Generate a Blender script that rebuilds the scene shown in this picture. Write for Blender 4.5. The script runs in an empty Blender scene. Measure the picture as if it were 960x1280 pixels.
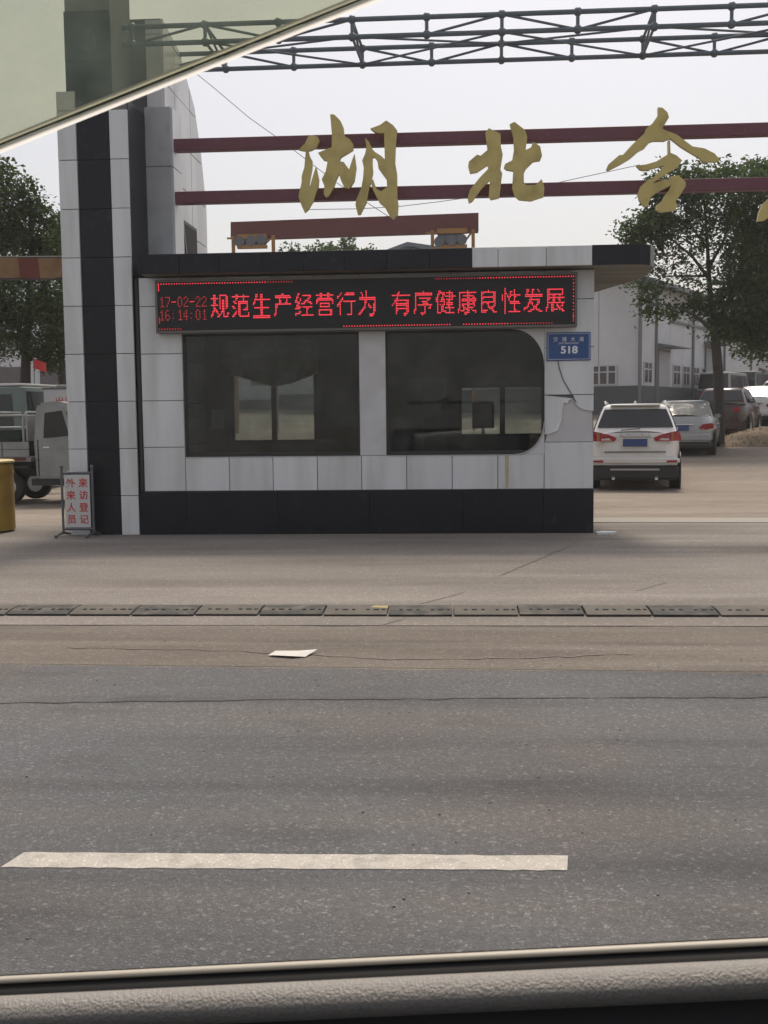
import bpy, bmesh, math, random
from mathutils import Vector, Matrix
random.seed(7)
R_ = math.radians
SC = bpy.context.scene
COL = SC.collection

# ------------------------------------------------------------------ camera
FPX, CH = 1350.0, 1.5
YAW, PITCH, ROLL = R_(3.76), R_(-4.97), R_(-0.62)
_f = Vector((-math.sin(YAW)*math.cos(PITCH), math.cos(YAW)*math.cos(PITCH), math.sin(PITCH)))
_r0 = Vector((math.cos(YAW), math.sin(YAW), 0)); _u0 = _r0.cross(_f)
_r = _r0*math.cos(ROLL)+_u0*math.sin(ROLL); _u = -_r0*math.sin(ROLL)+_u0*math.cos(ROLL)
cam = bpy.data.cameras.new('camera'); camo = bpy.data.objects.new('camera', cam); COL.objects.link(camo)
m = Matrix.Identity(4)
for i in range(3):
    m[i][0], m[i][1], m[i][2] = _r[i], _u[i], -_f[i]
m[2][3] = CH
camo.matrix_world = m
cam.sensor_fit = 'VERTICAL'; cam.angle = 2*math.atan(640/FPX)
cam.clip_start = 0.02; cam.clip_end = 3000
SC.camera = camo
cam.dof.use_dof = True; cam.dof.focus_distance = 13.5; cam.dof.aperture_fstop = 24.0

def at(px, py, Y):
    """point of the photograph measured on the plane at distance Y"""
    d = _f+_r*((px-480)/FPX)+_u*((640-py)/FPX)
    t = Y/d.y
    return Vector((d.x*t, Y, d.z*t+CH))

# ------------------------------------------------------------------ light
SUN_EL, SUN_AZ = R_(60), R_(8)          # azimuth measured from +Y towards +X
w = bpy.data.worlds.new('World'); SC.world = w; w.use_nodes = True
nt = w.node_tree; nt.nodes.clear()
sky = nt.nodes.new('ShaderNodeTexSky'); sky.sky_type = 'NISHITA'; sky.sun_disc = False
sky.sun_elevation = SUN_EL; sky.sun_rotation = SUN_AZ
sky.air_density = 1.0; sky.dust_density = 5.0; sky.ozone_density = 1.0
mixw = nt.nodes.new('ShaderNodeMix'); mixw.data_type = 'RGBA'
mixw.inputs[0].default_value = 0.32
mixw.inputs[7].default_value = (11.0, 10.2, 9.35, 1)       # even pale overcast veil
bg = nt.nodes.new('ShaderNodeBackground'); bg.inputs[1].default_value = 0.12
wo = nt.nodes.new('ShaderNodeOutputWorld')
nt.links.new(sky.outputs[0], mixw.inputs[6]); nt.links.new(mixw.outputs[2], bg.inputs[0]); nt.links.new(bg.outputs[0], wo.inputs[0])
sun = bpy.data.lights.new('sun', 'SUN'); sun.energy = 2.6; sun.angle = R_(9); sun.color = (1, 0.9, 0.76)
suno = bpy.data.objects.new('sun', sun); COL.objects.link(suno)
sd = Vector((math.sin(SUN_AZ)*math.cos(SUN_EL), math.cos(SUN_AZ)*math.cos(SUN_EL), math.sin(SUN_EL)))
suno.rotation_euler = sd.to_track_quat('Z', 'Y').to_euler()
suno.location = (0, 30, 30)
SC.view_settings.view_transform = 'Standard'; SC.view_settings.look = 'None'
SC.view_settings.exposure = 0.0; SC.view_settings.gamma = 1
SC.render.engine = 'CYCLES'
SC.cycles.use_denoising = True
SC.cycles.max_bounces = 6; SC.cycles.transparent_max_bounces = 12
SC.cycles.caustics_reflective = False; SC.cycles.caustics_refractive = False

# ------------------------------------------------------------------ materials
def pmat(name, col, rough=.6, metal=0., var=.1, scale=2., fine=45., finevar=.06, bump=0., bscale=120.,
         dirt=None, dirtamt=0., dscale=1.2, spec=.5, rand=0., coat=0., stretch=(1, 1, 1), ramp=(.45, .7), speck=None, bands=None):
    mt = bpy.data.materials.new(name); mt.use_nodes = True
    n = mt.node_tree; N = n.nodes; L = n.links
    b = N['Principled BSDF']
    b.inputs['Roughness'].default_value = rough; b.inputs['Metallic'].default_value = metal
    b.inputs['Specular IOR Level'].default_value = spec
    b.inputs['Coat Weight'].default_value = coat; b.inputs['Coat Roughness'].default_value = .08
    g = N.new('ShaderNodeNewGeometry')
    mp = N.new('ShaderNodeMapping'); mp.inputs['Scale'].default_value = stretch
    L.new(g.outputs['Position'], mp.inputs[0])
    def noise(sc, det=3):
        t = N.new('ShaderNodeTexNoise'); t.inputs['Scale'].default_value = sc; t.inputs['Detail'].default_value = det
        L.new(mp.outputs[0], t.inputs['Vector']); return t.outputs['Fac']
    def mth(op, a, bb):
        t = N.new('ShaderNodeMath'); t.operation = op
        for k, v in ((0, a), (1, bb)):
            if isinstance(v, (int, float)): t.inputs[k].default_value = v
            else: L.new(v, t.inputs[k])
        return t.outputs[0]
    f = mth('MULTIPLY_ADD', noise(scale), 2*var); N[-1] if False else None
    f.node.inputs[2].default_value = 1-var
    f2 = mth('MULTIPLY_ADD', noise(fine, 2), 2*finevar); f2.node.inputs[2].default_value = 1-finevar
    f = mth('MULTIPLY', f, f2)
    if rand:
        oi = N.new('ShaderNodeObjectInfo')
        f3 = mth('MULTIPLY_ADD', oi.outputs['Random'], 2*rand); f3.node.inputs[2].default_value = 1-rand
        f = mth('MULTIPLY', f, f3)
    if speck:
        for sc_, lo, hi in speck:
            vo = N.new('ShaderNodeTexVoronoi'); vo.inputs['Scale'].default_value = sc_; L.new(g.outputs['Position'], vo.inputs['Vector'])
            sp = N.new('ShaderNodeSeparateColor'); L.new(vo.outputs['Color'], sp.inputs[0])
            rp2 = N.new('ShaderNodeValToRGB'); e2 = rp2.color_ramp.elements
            e2[0].position = 0; e2[0].color = (lo, lo, lo, 1); e2[1].position = .93; e2[1].color = (hi*.62, hi*.62, hi*.62, 1)
            e3 = e2.new(.97); e3.color = (hi, hi, hi, 1)
            L.new(sp.outputs[0], rp2.inputs[0]); f = mth('MULTIPLY', f, rp2.outputs[0])
    base = N.new('ShaderNodeRGB'); base.outputs[0].default_value = (*col, 1)
    c = base.outputs[0]
    if dirt:
        mx = N.new('ShaderNodeMix'); mx.data_type = 'RGBA'
        rp = N.new('ShaderNodeValToRGB'); rp.color_ramp.elements[0].position = ramp[0]; rp.color_ramp.elements[1].position = ramp[1]
        L.new(noise(dscale, 6), rp.inputs[0])
        L.new(mth('MULTIPLY', rp.outputs[0], dirtamt), mx.inputs[0])
        L.new(c, mx.inputs[6]); mx.inputs[7].default_value = (*dirt, 1); c = mx.outputs[2]
    if bands:
        for bc, amt, st, r0, r1 in bands:
            mb_ = N.new('ShaderNodeMapping'); mb_.inputs['Scale'].default_value = st; L.new(g.outputs['Position'], mb_.inputs[0])
            tb_ = N.new('ShaderNodeTexNoise'); tb_.inputs['Scale'].default_value = 1; tb_.inputs['Detail'].default_value = 5; L.new(mb_.outputs[0], tb_.inputs['Vector'])
            rb = N.new('ShaderNodeValToRGB'); rb.color_ramp.elements[0].position = r0; rb.color_ramp.elements[1].position = r1; L.new(tb_.outputs['Fac'], rb.inputs[0])
            mx2 = N.new('ShaderNodeMix'); mx2.data_type = 'RGBA'; L.new(mth('MULTIPLY', rb.outputs[0], amt), mx2.inputs[0]); L.new(c, mx2.inputs[6]); mx2.inputs[7].default_value = (*bc, 1); c = mx2.outputs[2]
    vm = N.new('ShaderNodeVectorMath'); vm.operation = 'SCALE'
    L.new(c, vm.inputs[0]); L.new(f, vm.inputs['Scale'])
    L.new(vm.outputs[0], b.inputs['Base Color'])
    if bump:
        bp = N.new('ShaderNodeBump'); bp.inputs['Strength'].default_value = bump; bp.inputs['Distance'].default_value = .01
        L.new(noise(bscale, 4), bp.inputs['Height']); L.new(bp.outputs[0], b.inputs['Normal'])
    return mt

def glassmat(name, tint, refl=1.0, rough=.02, dust_haze=0., dust_haze_col=(.5, .5, .47)):
    """see-through sheet: tinted straight transmission, fresnel reflection, a little dust"""
    mt = bpy.data.materials.new(name); mt.use_nodes = True
    n = mt.node_tree; N = n.nodes; L = n.links; N.clear()
    out = N.new('ShaderNodeOutputMaterial'); tr = N.new('ShaderNodeBsdfTransparent'); tr.inputs[0].default_value = (*tint, 1)
    gl = N.new('ShaderNodeBsdfGlossy'); gl.inputs['Roughness'].default_value = rough
    fr = N.new('ShaderNodeFresnel'); fr.inputs[0].default_value = 1.45
    ml = N.new('ShaderNodeMath'); ml.operation = 'MULTIPLY'; ml.inputs[1].default_value = refl
    L.new(fr.outputs[0], ml.inputs[0])
    sh = tr.outputs[0]
    if dust_haze:
        df = N.new('ShaderNodeBsdfDiffuse'); df.inputs[0].default_value = (*dust_haze_col, 1)
        tl = N.new('ShaderNodeBsdfTranslucent'); tl.inputs[0].default_value = (*dust_haze_col, 1)
        ad = N.new('ShaderNodeMixShader'); L.new(df.outputs[0], ad.inputs[1]); L.new(tl.outputs[0], ad.inputs[2])
        g = N.new('ShaderNodeNewGeometry'); t = N.new('ShaderNodeTexNoise'); t.inputs['Scale'].default_value = 2.2; t.inputs['Detail'].default_value = 8; t.inputs['Roughness'].default_value = .65
        rr = N.new('ShaderNodeValToRGB'); rr.color_ramp.elements[0].position = .42; rr.color_ramp.elements[1].position = .70; L.new(t.outputs['Fac'], rr.inputs[0])
        L.new(g.outputs['Position'], t.inputs['Vector'])
        m2 = N.new('ShaderNodeMath'); m2.operation = 'MULTIPLY'; m2.inputs[1].default_value = dust_haze*2; L.new(rr.outputs[0], m2.inputs[0])
        x = N.new('ShaderNodeMixShader'); L.new(m2.outputs[0], x.inputs[0]); L.new(sh, x.inputs[1]); L.new(ad.outputs[0], x.inputs[2]); sh = x.outputs[0]
    mx = N.new('ShaderNodeMixShader'); L.new(ml.outputs[0], mx.inputs[0]); L.new(sh, mx.inputs[1]); L.new(gl.outputs[0], mx.inputs[2])
    L.new(mx.outputs[0], out.inputs[0])
    return mt

def emat(name, col, strength):
    mt = bpy.data.materials.new(name); mt.use_nodes = True
    b = mt.node_tree.nodes['Principled BSDF']
    b.inputs['Base Color'].default_value = (.1, .01, .01, 1)
    b.inputs['Emission Color'].default_value = (*col, 1); b.inputs['Emission Strength'].default_value = strength
    return mt

M = {}
M['asphalt'] = pmat('asphalt', (.150, .155, .162), .85, var=.28, scale=.5, fine=34, finevar=.25, bump=.8, bscale=130, dirt=(.155, .130, .12), dirtamt=.75, dscale=.36, spec=.3, speck=((75, .85, 1.25), (185, .76, 1.6)), bands=(((.20, .182, .168), .75, (.10, 1.2, 1), .48, .68), ((.085, .086, .09), .75, (.22, 2.2, 1), .5, .7), ((.07, .068, .068), .5, (.9, 1.8, 1), .6, .74), ((.19, .165, .15), .7, (.5, .6, 1), .55, .68)))
M['shoulder'] = pmat('dusty_shoulder', (.185, .162, .14), .95, var=.3, scale=1.3, fine=40, finevar=.35, bump=.4, bscale=70, dirt=(.115, .097, .082), dirtamt=.6, dscale=.9, spec=.2, stretch=(.4, 1.5, 1), speck=((90, .85, 1.4),), bands=(((.24, .215, .19), .6, (.2, 3.5, 1), .5, .68), ((.10, .088, .078), .6, (.35, 2.2, 1), .56, .74)))
M['concrete'] = pmat('worn_concrete', (.262, .237, .213), .9, var=.2, scale=1.1, fine=50, finevar=.25, bump=.3, bscale=60, dirt=(.15, .13, .115), dirtamt=.7, dscale=.6, spec=.25, stretch=(.4, 1.6, 1), rand=.05, speck=((60, .92, 1.3),), bands=(((.15, .137, .125), .6, (.18, 1.1, 1), .52, .72), ((.33, .30, .27), .5, (.3, 2.4, 1), .55, .72)))
M['yard'] = pmat('yard_concrete', (.25, .214, .18), .95, var=.3, scale=.45, fine=9, finevar=.28, bump=.2, bscale=30, dirt=(.17, .142, .115), dirtamt=.6, dscale=.25, spec=.2, stretch=(.4, 1.1, 1), bands=(((.155, .13, .108), .6, (.12, .5, 1), .5, .68), ((.31, .275, .235), .6, (.2, .8, 1), .55, .7)))
M['pale_strip'] = pmat('pale_strip', (.31, .285, .255), .9, var=.15, fine=60, finevar=.1, dirt=(.26, .23, .2), dirtamt=.5, dscale=2)
M['paint'] = pmat('road_paint', (.52, .485, .435), .75, var=.05, scale=5, fine=120, finevar=.1, dirt=(.22, .2, .18), dirtamt=.5, dscale=14, ramp=(.5, .72), bump=.3, speck=((160, .9, 1.2),))
M['crack'] = pmat('crack_tar', (.05, .045, .042), .95)
M['joint'] = pmat('joint_filler', (.165, .147, .13), .95)
M['tile'] = pmat('white_tile', (.65, .67, .69), .32, var=.05, scale=1.3, fine=30, finevar=.03, dirt=(.40, .39, .365), dirtamt=.5, dscale=1.4, rand=.06, spec=.45, stretch=(2.6, 1, .35), bands=(((.42, .41, .38), .35, (9, 1, .5), .6, .8),))
M['tile_grey'] = pmat('grey_tile', (.40, .42, .44), .5, var=.12, scale=2.5, fine=40, finevar=.06, dirt=(.25, .26, .27), dirtamt=.6, dscale=3, rand=.04)
M['plaster'] = pmat('pale_plaster', (.56, .565, .58), .8, var=.06, fine=40, dirt=(.36, .35, .33), dirtamt=.4, dscale=2.4)
M['plaster_dk'] = pmat('bare_plaster', (.52, .52, .53), .95, var=.12, scale=6, fine=50, finevar=.1, bump=.5, bscale=60)
M['granite'] = pmat('black_granite', (.009, .011, .017), .32, var=.3, scale=3, fine=150, finevar=.5, dirt=(.05, .054, .06), dirtamt=.7, dscale=9, ramp=(.6, .85), spec=.25, rand=.12)
M['backing'] = pmat('grout_backing', (.16, .16, .165), .9)
M['concrete_wall'] = pmat('wall_core', (.3, .3, .3), .9)
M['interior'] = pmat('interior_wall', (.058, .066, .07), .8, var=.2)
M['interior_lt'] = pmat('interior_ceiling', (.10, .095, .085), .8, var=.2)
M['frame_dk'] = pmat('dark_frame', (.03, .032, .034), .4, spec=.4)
M['alu'] = pmat('aluminium', (.42, .42, .42), .4, metal=.6, var=.1)
M['greyframe'] = pmat('led_frame', (.13, .125, .115), .5, metal=.2, var=.12)
M['led_face'] = pmat('led_face', (.008, .0085, .01), .6, var=.1, fine=200, finevar=.3)
M['led'] = emat('led_red', (1.0, .05, .075), 1.35)
M['led_dim'] = emat('led_red_dim', (.85, .05, .06), .7)
M['glass'] = glassmat('booth_glass', (.70, .74, .73), .9, .02, .11, (.30, .315, .32))  # dust film whose smears also stand in for hazy street reflections
M['glass_back'] = glassmat('dusty_back_glass', (.80, .82, .80), .5, .05, .16, (.48, .49, .48))
M['soffit'] = pmat('soffit_board', (.17, .168, .145), .8, var=.2, scale=3, fine=30, stretch=(.4, 3, 1), rand=.12)
M['maroon'] = pmat('maroon_paint', (.135, .042, .062), .5, var=.18, scale=3, fine=60, finevar=.15, dirt=(.2, .13, .13), dirtamt=.5, dscale=14, ramp=(.6, .75))
M['gold'] = pmat('gold_paint', (.50, .41, .15), .38, metal=.3, var=.1, scale=5, fine=40, dirt=(.27, .20, .06), dirtamt=.5, dscale=4)
M['steel'] = pmat('truss_paint', (.12, .15, .18), .5, metal=.0, var=.15, scale=6, fine=40)
M['blue'] = pmat('plate_blue', (.018, .07, .22), .35, var=.06)
M['white_print'] = pmat('white_print', (.72, .74, .76), .5)
M['signwhite'] = pmat('sign_white', (.52, .52, .52), .5, var=.06)
M['red_print'] = pmat('red_print', (.50, .035, .03), .6, var=.1)
M['stand'] = pmat('stand_metal', (.12, .125, .14), .4, metal=.5)
M['chrome'] = pmat('chrome', (.75, .75, .75), .15, metal=1., var=.02)
M['yellow'] = pmat('yellow_paint', (.33, .21, .035), .5, var=.12, scale=4, dirt=(.2, .13, .04), dirtamt=.5, dscale=5)
M['sunlit_lid'] = pmat('sunlit_yellow_lid', (.55, .45, .2), .5)  # lid coloured paler than the body to paint in sunlight on top
M['rubber'] = pmat('rubber', (.02, .02, .021), .8, var=.15)
M['bump_black'] = pmat('speed_bump_black', (.055, .054, .05), .9, var=.2, scale=9, fine=70, finevar=.15, dirt=(.17, .15, .13), dirtamt=.7, dscale=7, bump=.4)
M['bump_yellow'] = pmat('speed_bump_yellow', (.105, .096, .082), .9, var=.15, scale=9, fine=70, finevar=.15, dirt=(.14, .122, .105), dirtamt=.8, dscale=6, bump=.4)
M['bump_clean'] = pmat('speed_bump_clean_yellow', (.36, .30, .15), .9, var=.2, scale=12)
M['locker'] = pmat('grey_locker', (.06, .075, .08), .5, var=.1)
M['stain'] = pmat('yellow_stain', (.45, .41, .28), .8, var=.25, scale=14)
M['paper'] = pmat('paper', (.60, .57, .53), .8, var=.05, fine=20)
M['bark'] = pmat('bark', (.045, .04, .036), .95, var=.3, scale=8, bump=.8, bscale=25)
def leafmat(name, col, rnd, tl=.3):
    mt = bpy.data.materials.new(name); mt.use_nodes = True
    n = mt.node_tree; N = n.nodes; L = n.links; N.clear()
    out = N.new('ShaderNodeOutputMaterial'); d = N.new('ShaderNodeBsdfDiffuse'); t = N.new('ShaderNodeBsdfTranslucent'); mx = N.new('ShaderNodeMixShader'); mx.inputs[0].default_value = tl
    g = N.new('ShaderNodeNewGeometry')
    rp = N.new('ShaderNodeValToRGB'); e = rp.color_ramp.elements
    e[0].color = (*[c*(1-rnd) for c in col], 1); e[1].color = (*[c*(1+rnd) for c in col], 1)
    tn = N.new('ShaderNodeTexNoise'); tn.inputs['Scale'].default_value = .9; tn.inputs['Detail'].default_value = 3; L.new(g.outputs['Position'], tn.inputs['Vector'])
    av = N.new('ShaderNodeMath'); av.operation = 'MULTIPLY_ADD'; av.inputs[1].default_value = .45; L.new(g.outputs['Random Per Island'], av.inputs[0])
    sb_ = N.new('ShaderNodeMath'); sb_.operation = 'MULTIPLY_ADD'; sb_.inputs[1].default_value = 1.9; sb_.inputs[2].default_value = -.67; L.new(tn.outputs['Fac'], sb_.inputs[0]); L.new(sb_.outputs[0], av.inputs[2])
    L.new(av.outputs[0], rp.inputs[0])
    for s in (d, t): L.new(rp.outputs[0], s.inputs[0])
    L.new(d.outputs[0], mx.inputs[1]); L.new(t.outputs[0], mx.inputs[2]); L.new(mx.outputs[0], out.inputs[0])
    return mt
M['leaf'] = leafmat('leaf_green', (.075, .115, .045), .6)
M['leaf2'] = leafmat('leaf_olive', (.07, .085, .03), .5)
M['dead'] = pmat('dry_soil', (.155, .118, .082), 1, var=.35, scale=3, fine=20, finevar=.3, bump=1, bscale=12)
M['weed'] = leafmat('dry_weed', (.19, .14, .075), .3)
M['car_white'] = pmat('white_car_paint', (.70, .70, .69), .3, var=.03, coat=.6, dirt=(.5, .46, .4), dirtamt=.35, dscale=2)
M['car_silver'] = pmat('silver_car_paint', (.30, .31, .32), .3, metal=.3, var=.04, coat=.6, dirt=(.35, .33, .3), dirtamt=.4, dscale=2)
M['car_red'] = pmat('maroon_car_paint', (.03, .007, .009), .3, coat=.6)
M['car_grey'] = pmat('grey_van_paint', (.24, .25, .26), .4, coat=.4, var=.05)
M['car_green'] = pmat('green_van_paint', (.10, .14, .125), .4, coat=.4)
M['truck_paint'] = pmat('truck_grey_paint', (.29, .305, .305), .4, var=.08, coat=.3, dirt=(.17, .16, .15), dirtamt=.5, dscale=3)
M['car_glass'] = pmat('car_glass', (.016, .018, .022), .08, var=.02, spec=.5)
M['car_glass_sky'] = pmat('car_glass_painted_sky', (.30, .295, .275), .12, var=.1, spec=.6)  # pale base colour stands in for the sky reflected in the sedan's rear glass
M['tarp'] = pmat('dark_green_tarp', (.022, .034, .03), .8, var=.3, scale=5)
M['car_black'] = pmat('black_plastic', (.025, .025, .027), .6)
M['lamp_red'] = pmat('tail_lamp_red', (.32, .012, .018), .15, coat=.8, var=.05)
M['lamp_amber'] = pmat('tail_lamp_amber', (.4, .13, .05), .2, coat=.8)
M['lamp_clear'] = pmat('lamp_clear', (.6, .58, .56), .15, coat=.8)
M['rim'] = pmat('alloy_rim', (.4, .4, .41), .3, metal=.7)
M['plate_num'] = pmat('number_plate', (.03, .06, .19), .4)
M['wh_wall'] = pmat('factory_wall', (.60, .61, .64), .7, var=.05, scale=.4, fine=10, dirt=(.38, .375, .38), dirtamt=.5, dscale=.4, rand=.025)
M['wh_plinth'] = pmat('factory_plinth', (.085, .095, .105), .8, var=.1)
M['wh_roof'] = pmat('factory_roof', (.12, .15, .18), .6, var=.1)
M['wh_win'] = pmat('factory_window', (.09, .075, .085), .2, var=.2)
M['wh_frame'] = pmat('window_frame_white', (.5, .5, .52), .6)
M['wh_door'] = pmat('factory_door', (.40, .41, .43), .6)
M['wh_dark'] = pmat('downpipe_grey', (.17, .18, .19), .6)
M['brick_dull'] = pmat('dull_brick', (.2, .15, .13), .9, var=.2)
M['banner_red'] = pmat('faded_red', (.15, .04, .03), .8, var=.25, scale=2)
M['banner_tan'] = pmat('faded_tan', (.23, .14, .07), .8, var=.3, scale=2.5, dirt=(.14, .06, .03), dirtamt=.6, dscale=3)
M['crane_red'] = pmat('crane_red', (.12, .028, .028), .6, var=.15, scale=.8)
M['crane_yellow'] = pmat('crane_yellow', (.30, .15, .04), .6, var=.2)
M['flag'] = pmat('flag_red', (.6, .04, .04), .7)
M['leather'] = pmat('door_leather', (.285, .27, .255), .5, var=.06, scale=30, fine=480, finevar=.3, bump=.32, bscale=520, spec=.5)
M['trim'] = pmat('belt_trim', (.52, .48, .41), .55, metal=.0, var=.05, scale=20)
M['seal'] = pmat('window_seal', (.012, .012, .013), .7)
M['headliner'] = pmat('headliner', (.2, .195, .185), .9)
M['visor'] = glassmat('smoked_visor', (.60, .60, .44), .3, .1, .30, (.46, .58, .53))

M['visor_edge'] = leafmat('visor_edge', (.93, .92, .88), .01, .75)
M['curtain'] = pmat('old_curtain', (.50, .47, .40), .9, var=.35, scale=5)
M['wire'] = pmat('wire', (.08, .08, .085), .7)

# ------------------------------------------------------------------ mesh helpers
class MB:
    def __init__(self): self.v = []; self.f = []; self.mi = []
    def quad_faces(self, vs, fs, mi=0):
        o = len(self.v); self.v += [tuple(p) for p in vs]
        for f in fs: self.f.append(tuple(i+o for i in f)); self.mi.append(mi)
    def box(self, x0, x1, y0, y1, z0, z1, mi=0):
        vs = [(x, y, z) for x in (x0, x1) for y in (y0, y1) for z in (z0, z1)]
        self.quad_faces(vs, [(0, 1, 3, 2), (4, 6, 7, 5), (0, 4, 5, 1), (2, 3, 7, 6), (0, 2, 6, 4), (1, 5, 7, 3)], mi)
    def tile(self, x0, x1, y0, y1, z0, z1, c=.004):
        """box whose front (y0) edges are chamfered"""
        vs = [(x0, y1, z0), (x1, y1, z0), (x1, y1, z1), (x0, y1, z1), (x0, y0+c, z0), (x1, y0+c, z0), (x1, y0+c, z1), (x0, y0+c, z1),
              (x0+c, y0, z0+c), (x1-c, y0, z0+c), (x1-c, y0, z1-c), (x0+c, y0, z1-c)]
        self.quad_faces(vs, [(0, 1, 2, 3)]+[(i, (i+1) % 4, (i+1) % 4+4, i+4) for i in range(4)]+[(i+4, (i+1) % 4+4, (i+1) % 4+8, i+8) for i in range(4)]+[(8, 9, 10, 11)])
    def prism(self, poly, axis, d0, d1, mi=0):
        def P(a, b, d): return {'x': (d, a, b), 'y': (a, d, b), 'z': (a, b, d)}[axis]
        n = len(poly)
        vs = [P(a, b, d0) for a, b in poly]+[P(a, b, d1) for a, b in poly]
        self.quad_faces(vs, [tuple(range(n)), tuple(range(2*n-1, n-1, -1))]+[(i, (i+1) % n, (i+1) % n+n, i+n) for i in range(n)], mi)
    def tube(self, pts, rad, seg=8, mi=0, caps=True):
        pts = [Vector(p) for p in pts]; n = len(pts)
        if not hasattr(rad, '__len__'): rad = [rad]*n
        rings = []; prev = None
        for i, p in enumerate(pts):
            t = (pts[min(i+1, n-1)]-pts[max(i-1, 0)]).normalized()
            a = prev if prev is not None and abs(prev.dot(t)) < .9 else (Vector((0, 0, 1)) if abs(t.z) < .9 else Vector((1, 0, 0)))
            a = (a-t*a.dot(t)).normalized(); prev = a; b = t.cross(a)
            rings.append([p+(a*math.cos(2*math.pi*k/seg)+b*math.sin(2*math.pi*k/seg))*rad[i] for k in range(seg)])
        vs = [q for r in rings for q in r]; fs = []
        for i in range(n-1):
            for k in range(seg):
                fs.append((i*seg+k, i*seg+(k+1) % seg, (i+1)*seg+(k+1) % seg, (i+1)*seg+k))
        if caps: fs += [tuple(range(seg)), tuple((n-1)*seg+k for k in range(seg))]
        self.quad_faces(vs, fs, mi)
    def lathe(self, prof, c, axis='z', seg=16, mi=0):
        vs = []; n = len(prof)
        for k in range(seg):
            a = 2*math.pi*k/seg
            for r, h in prof:
                p = (r*math.cos(a), r*math.sin(a), h)
                if axis == 'x': p = (p[2], p[0], p[1])
                if axis == 'y': p = (p[0], p[2], p[1])
                vs.append((p[0]+c[0], p[1]+c[1], p[2]+c[2]))
        fs = [(k*n+i, ((k+1) % seg)*n+i, ((k+1) % seg)*n+i+1, k*n+i+1) for k in range(seg) for i in range(n-1)]
        self.quad_faces(vs, fs, mi)
    def sphere(self, c, r, seg=8, mi=0):
        self.lathe([(r*math.sin(math.pi*i/6)+1e-5, -r*math.cos(math.pi*i/6)) for i in range(7)], c, 'z', seg, mi)
    def grid(self, rows, mi=0, wrap=False):
        n = len(rows[0]); vs = [p for r in rows for p in r]
        fs = [(i*n+k, i*n+(k+1) % n, (i+1)*n+(k+1) % n, (i+1)*n+k) for i in range(len(rows)-1) for k in range(n if wrap else n-1)]
        self.quad_faces(vs, fs, mi)
    def mesh(self, name, mats, off=(0, 0, 0), smooth=False, bevel=0, bseg=2):
        me = bpy.data.meshes.new(name)
        ox, oy, oz = off
        me.from_pydata([(x-ox, y-oy, z-oz) for x, y, z in self.v], [], self.f)
        if not isinstance(mats, (list, tuple)): mats = [mats]
        for mt in mats: me.materials.append(mt)
        me.polygons.foreach_set('material_index', self.mi)
        bm = bmesh.new(); bm.from_mesh(me)
        bmesh.ops.recalc_face_normals(bm, faces=bm.faces)
        if bevel:
            bmesh.ops.remove_doubles(bm, verts=bm.verts, dist=1e-5)
            es = [e for e in bm.edges if len(e.link_faces) == 2 and e.calc_face_angle(0) > .6]
            bmesh.ops.bevel(bm, geom=es, offset=bevel, segments=bseg, affect='EDGES', clamp_overlap=True)
        bm.to_mesh(me); bm.free()
        if smooth:
            for p in me.polygons: p.use_smooth = True
            me.set_sharp_from_angle(angle=R_(40))
        return me

def thing(name, label, cat, loc=(0, 0, 0), rz=0, group=None):
    o = bpy.data.objects.new(name, None); COL.objects.link(o)
    o.location = loc; o.rotation_euler = (0, 0, rz); o['label'] = label; o['category'] = cat
    o.empty_display_size = .2
    if group: o['group'] = group
    return o
def part(name, mb, mat, parent=None, wld=True, kind=None, label=None, **kw):
    """mesh object; with wld the coordinates are world ones and become relative to the (unrotated) parent chain"""
    off = Vector((0, 0, 0))
    if parent is not None and wld:
        q = parent
        while q is not None: off += q.location; q = q.parent
    me = mb.mesh(name, mat, off, **kw)
    o = bpy.data.objects.new(name, me); COL.objects.link(o)
    if parent is not None: o.parent = parent
    if kind: o['kind'] = kind
    if label: o['label'] = label
    return o
def tag(o, label, cat, group=None):
    o['label'] = label; o['category'] = cat
    if group: o['group'] = group
    return o
def struct(name, mb, mat, **kw):
    o = part(name, mb, mat, None, kind='structure', **kw); return o
def copy_tree(o, parent=None):
    c = o.copy(); COL.objects.link(c)
    if parent is not None: c.parent = parent
    for ch in list(o.children): copy_tree(ch, c)
    return c
_tiles = {}
def tile_piece(parent, name, mat, x0, x1, z0, z1, yf, th, gap=.004, jit=.0015):
    """one facing tile, an object of its own; alike tiles share a mesh"""
    wd, h = round(x1-x0-2*gap, 3), round(z1-z0-2*gap, 3)
    key = (name, mat.name, wd, h, th)
    if key not in _tiles:
        b = MB(); b.tile(-wd/2, wd/2, -th/2, th/2, -h/2, h/2); _tiles[key] = b.mesh(name, mat)
    o = bpy.data.objects.new(name, _tiles[key]); COL.objects.link(o); o.parent = parent
    off = Vector((0, 0, 0)); q = parent
    while q is not None: off += q.location; q = q.parent
    o.location = Vector(((x0+x1)/2, yf+th/2+random.uniform(-jit, jit), (z0+z1)/2))-off
    o.rotation_euler = (random.uniform(-.003, .003), 0, random.uniform(-.003, .003))
    return o
def text_mesh(s, size, mat, thick=.004, bold=0.):
    cu = bpy.data.curves.new('lettering', 'FONT'); cu.body = s; cu.size = size; cu.extrude = thick/2; cu.offset = bold
    cu.align_x = 'CENTER'; cu.align_y = 'CENTER'
    o = bpy.data.objects.new('lettering', cu); COL.objects.link(o)
    me = bpy.data.meshes.new_from_object(o.evaluated_get(bpy.context.evaluated_depsgraph_get()))
    bpy.data.objects.remove(o); bpy.data.curves.remove(cu)
    me.materials.clear(); me.materials.append(mat)
    return me
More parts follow.
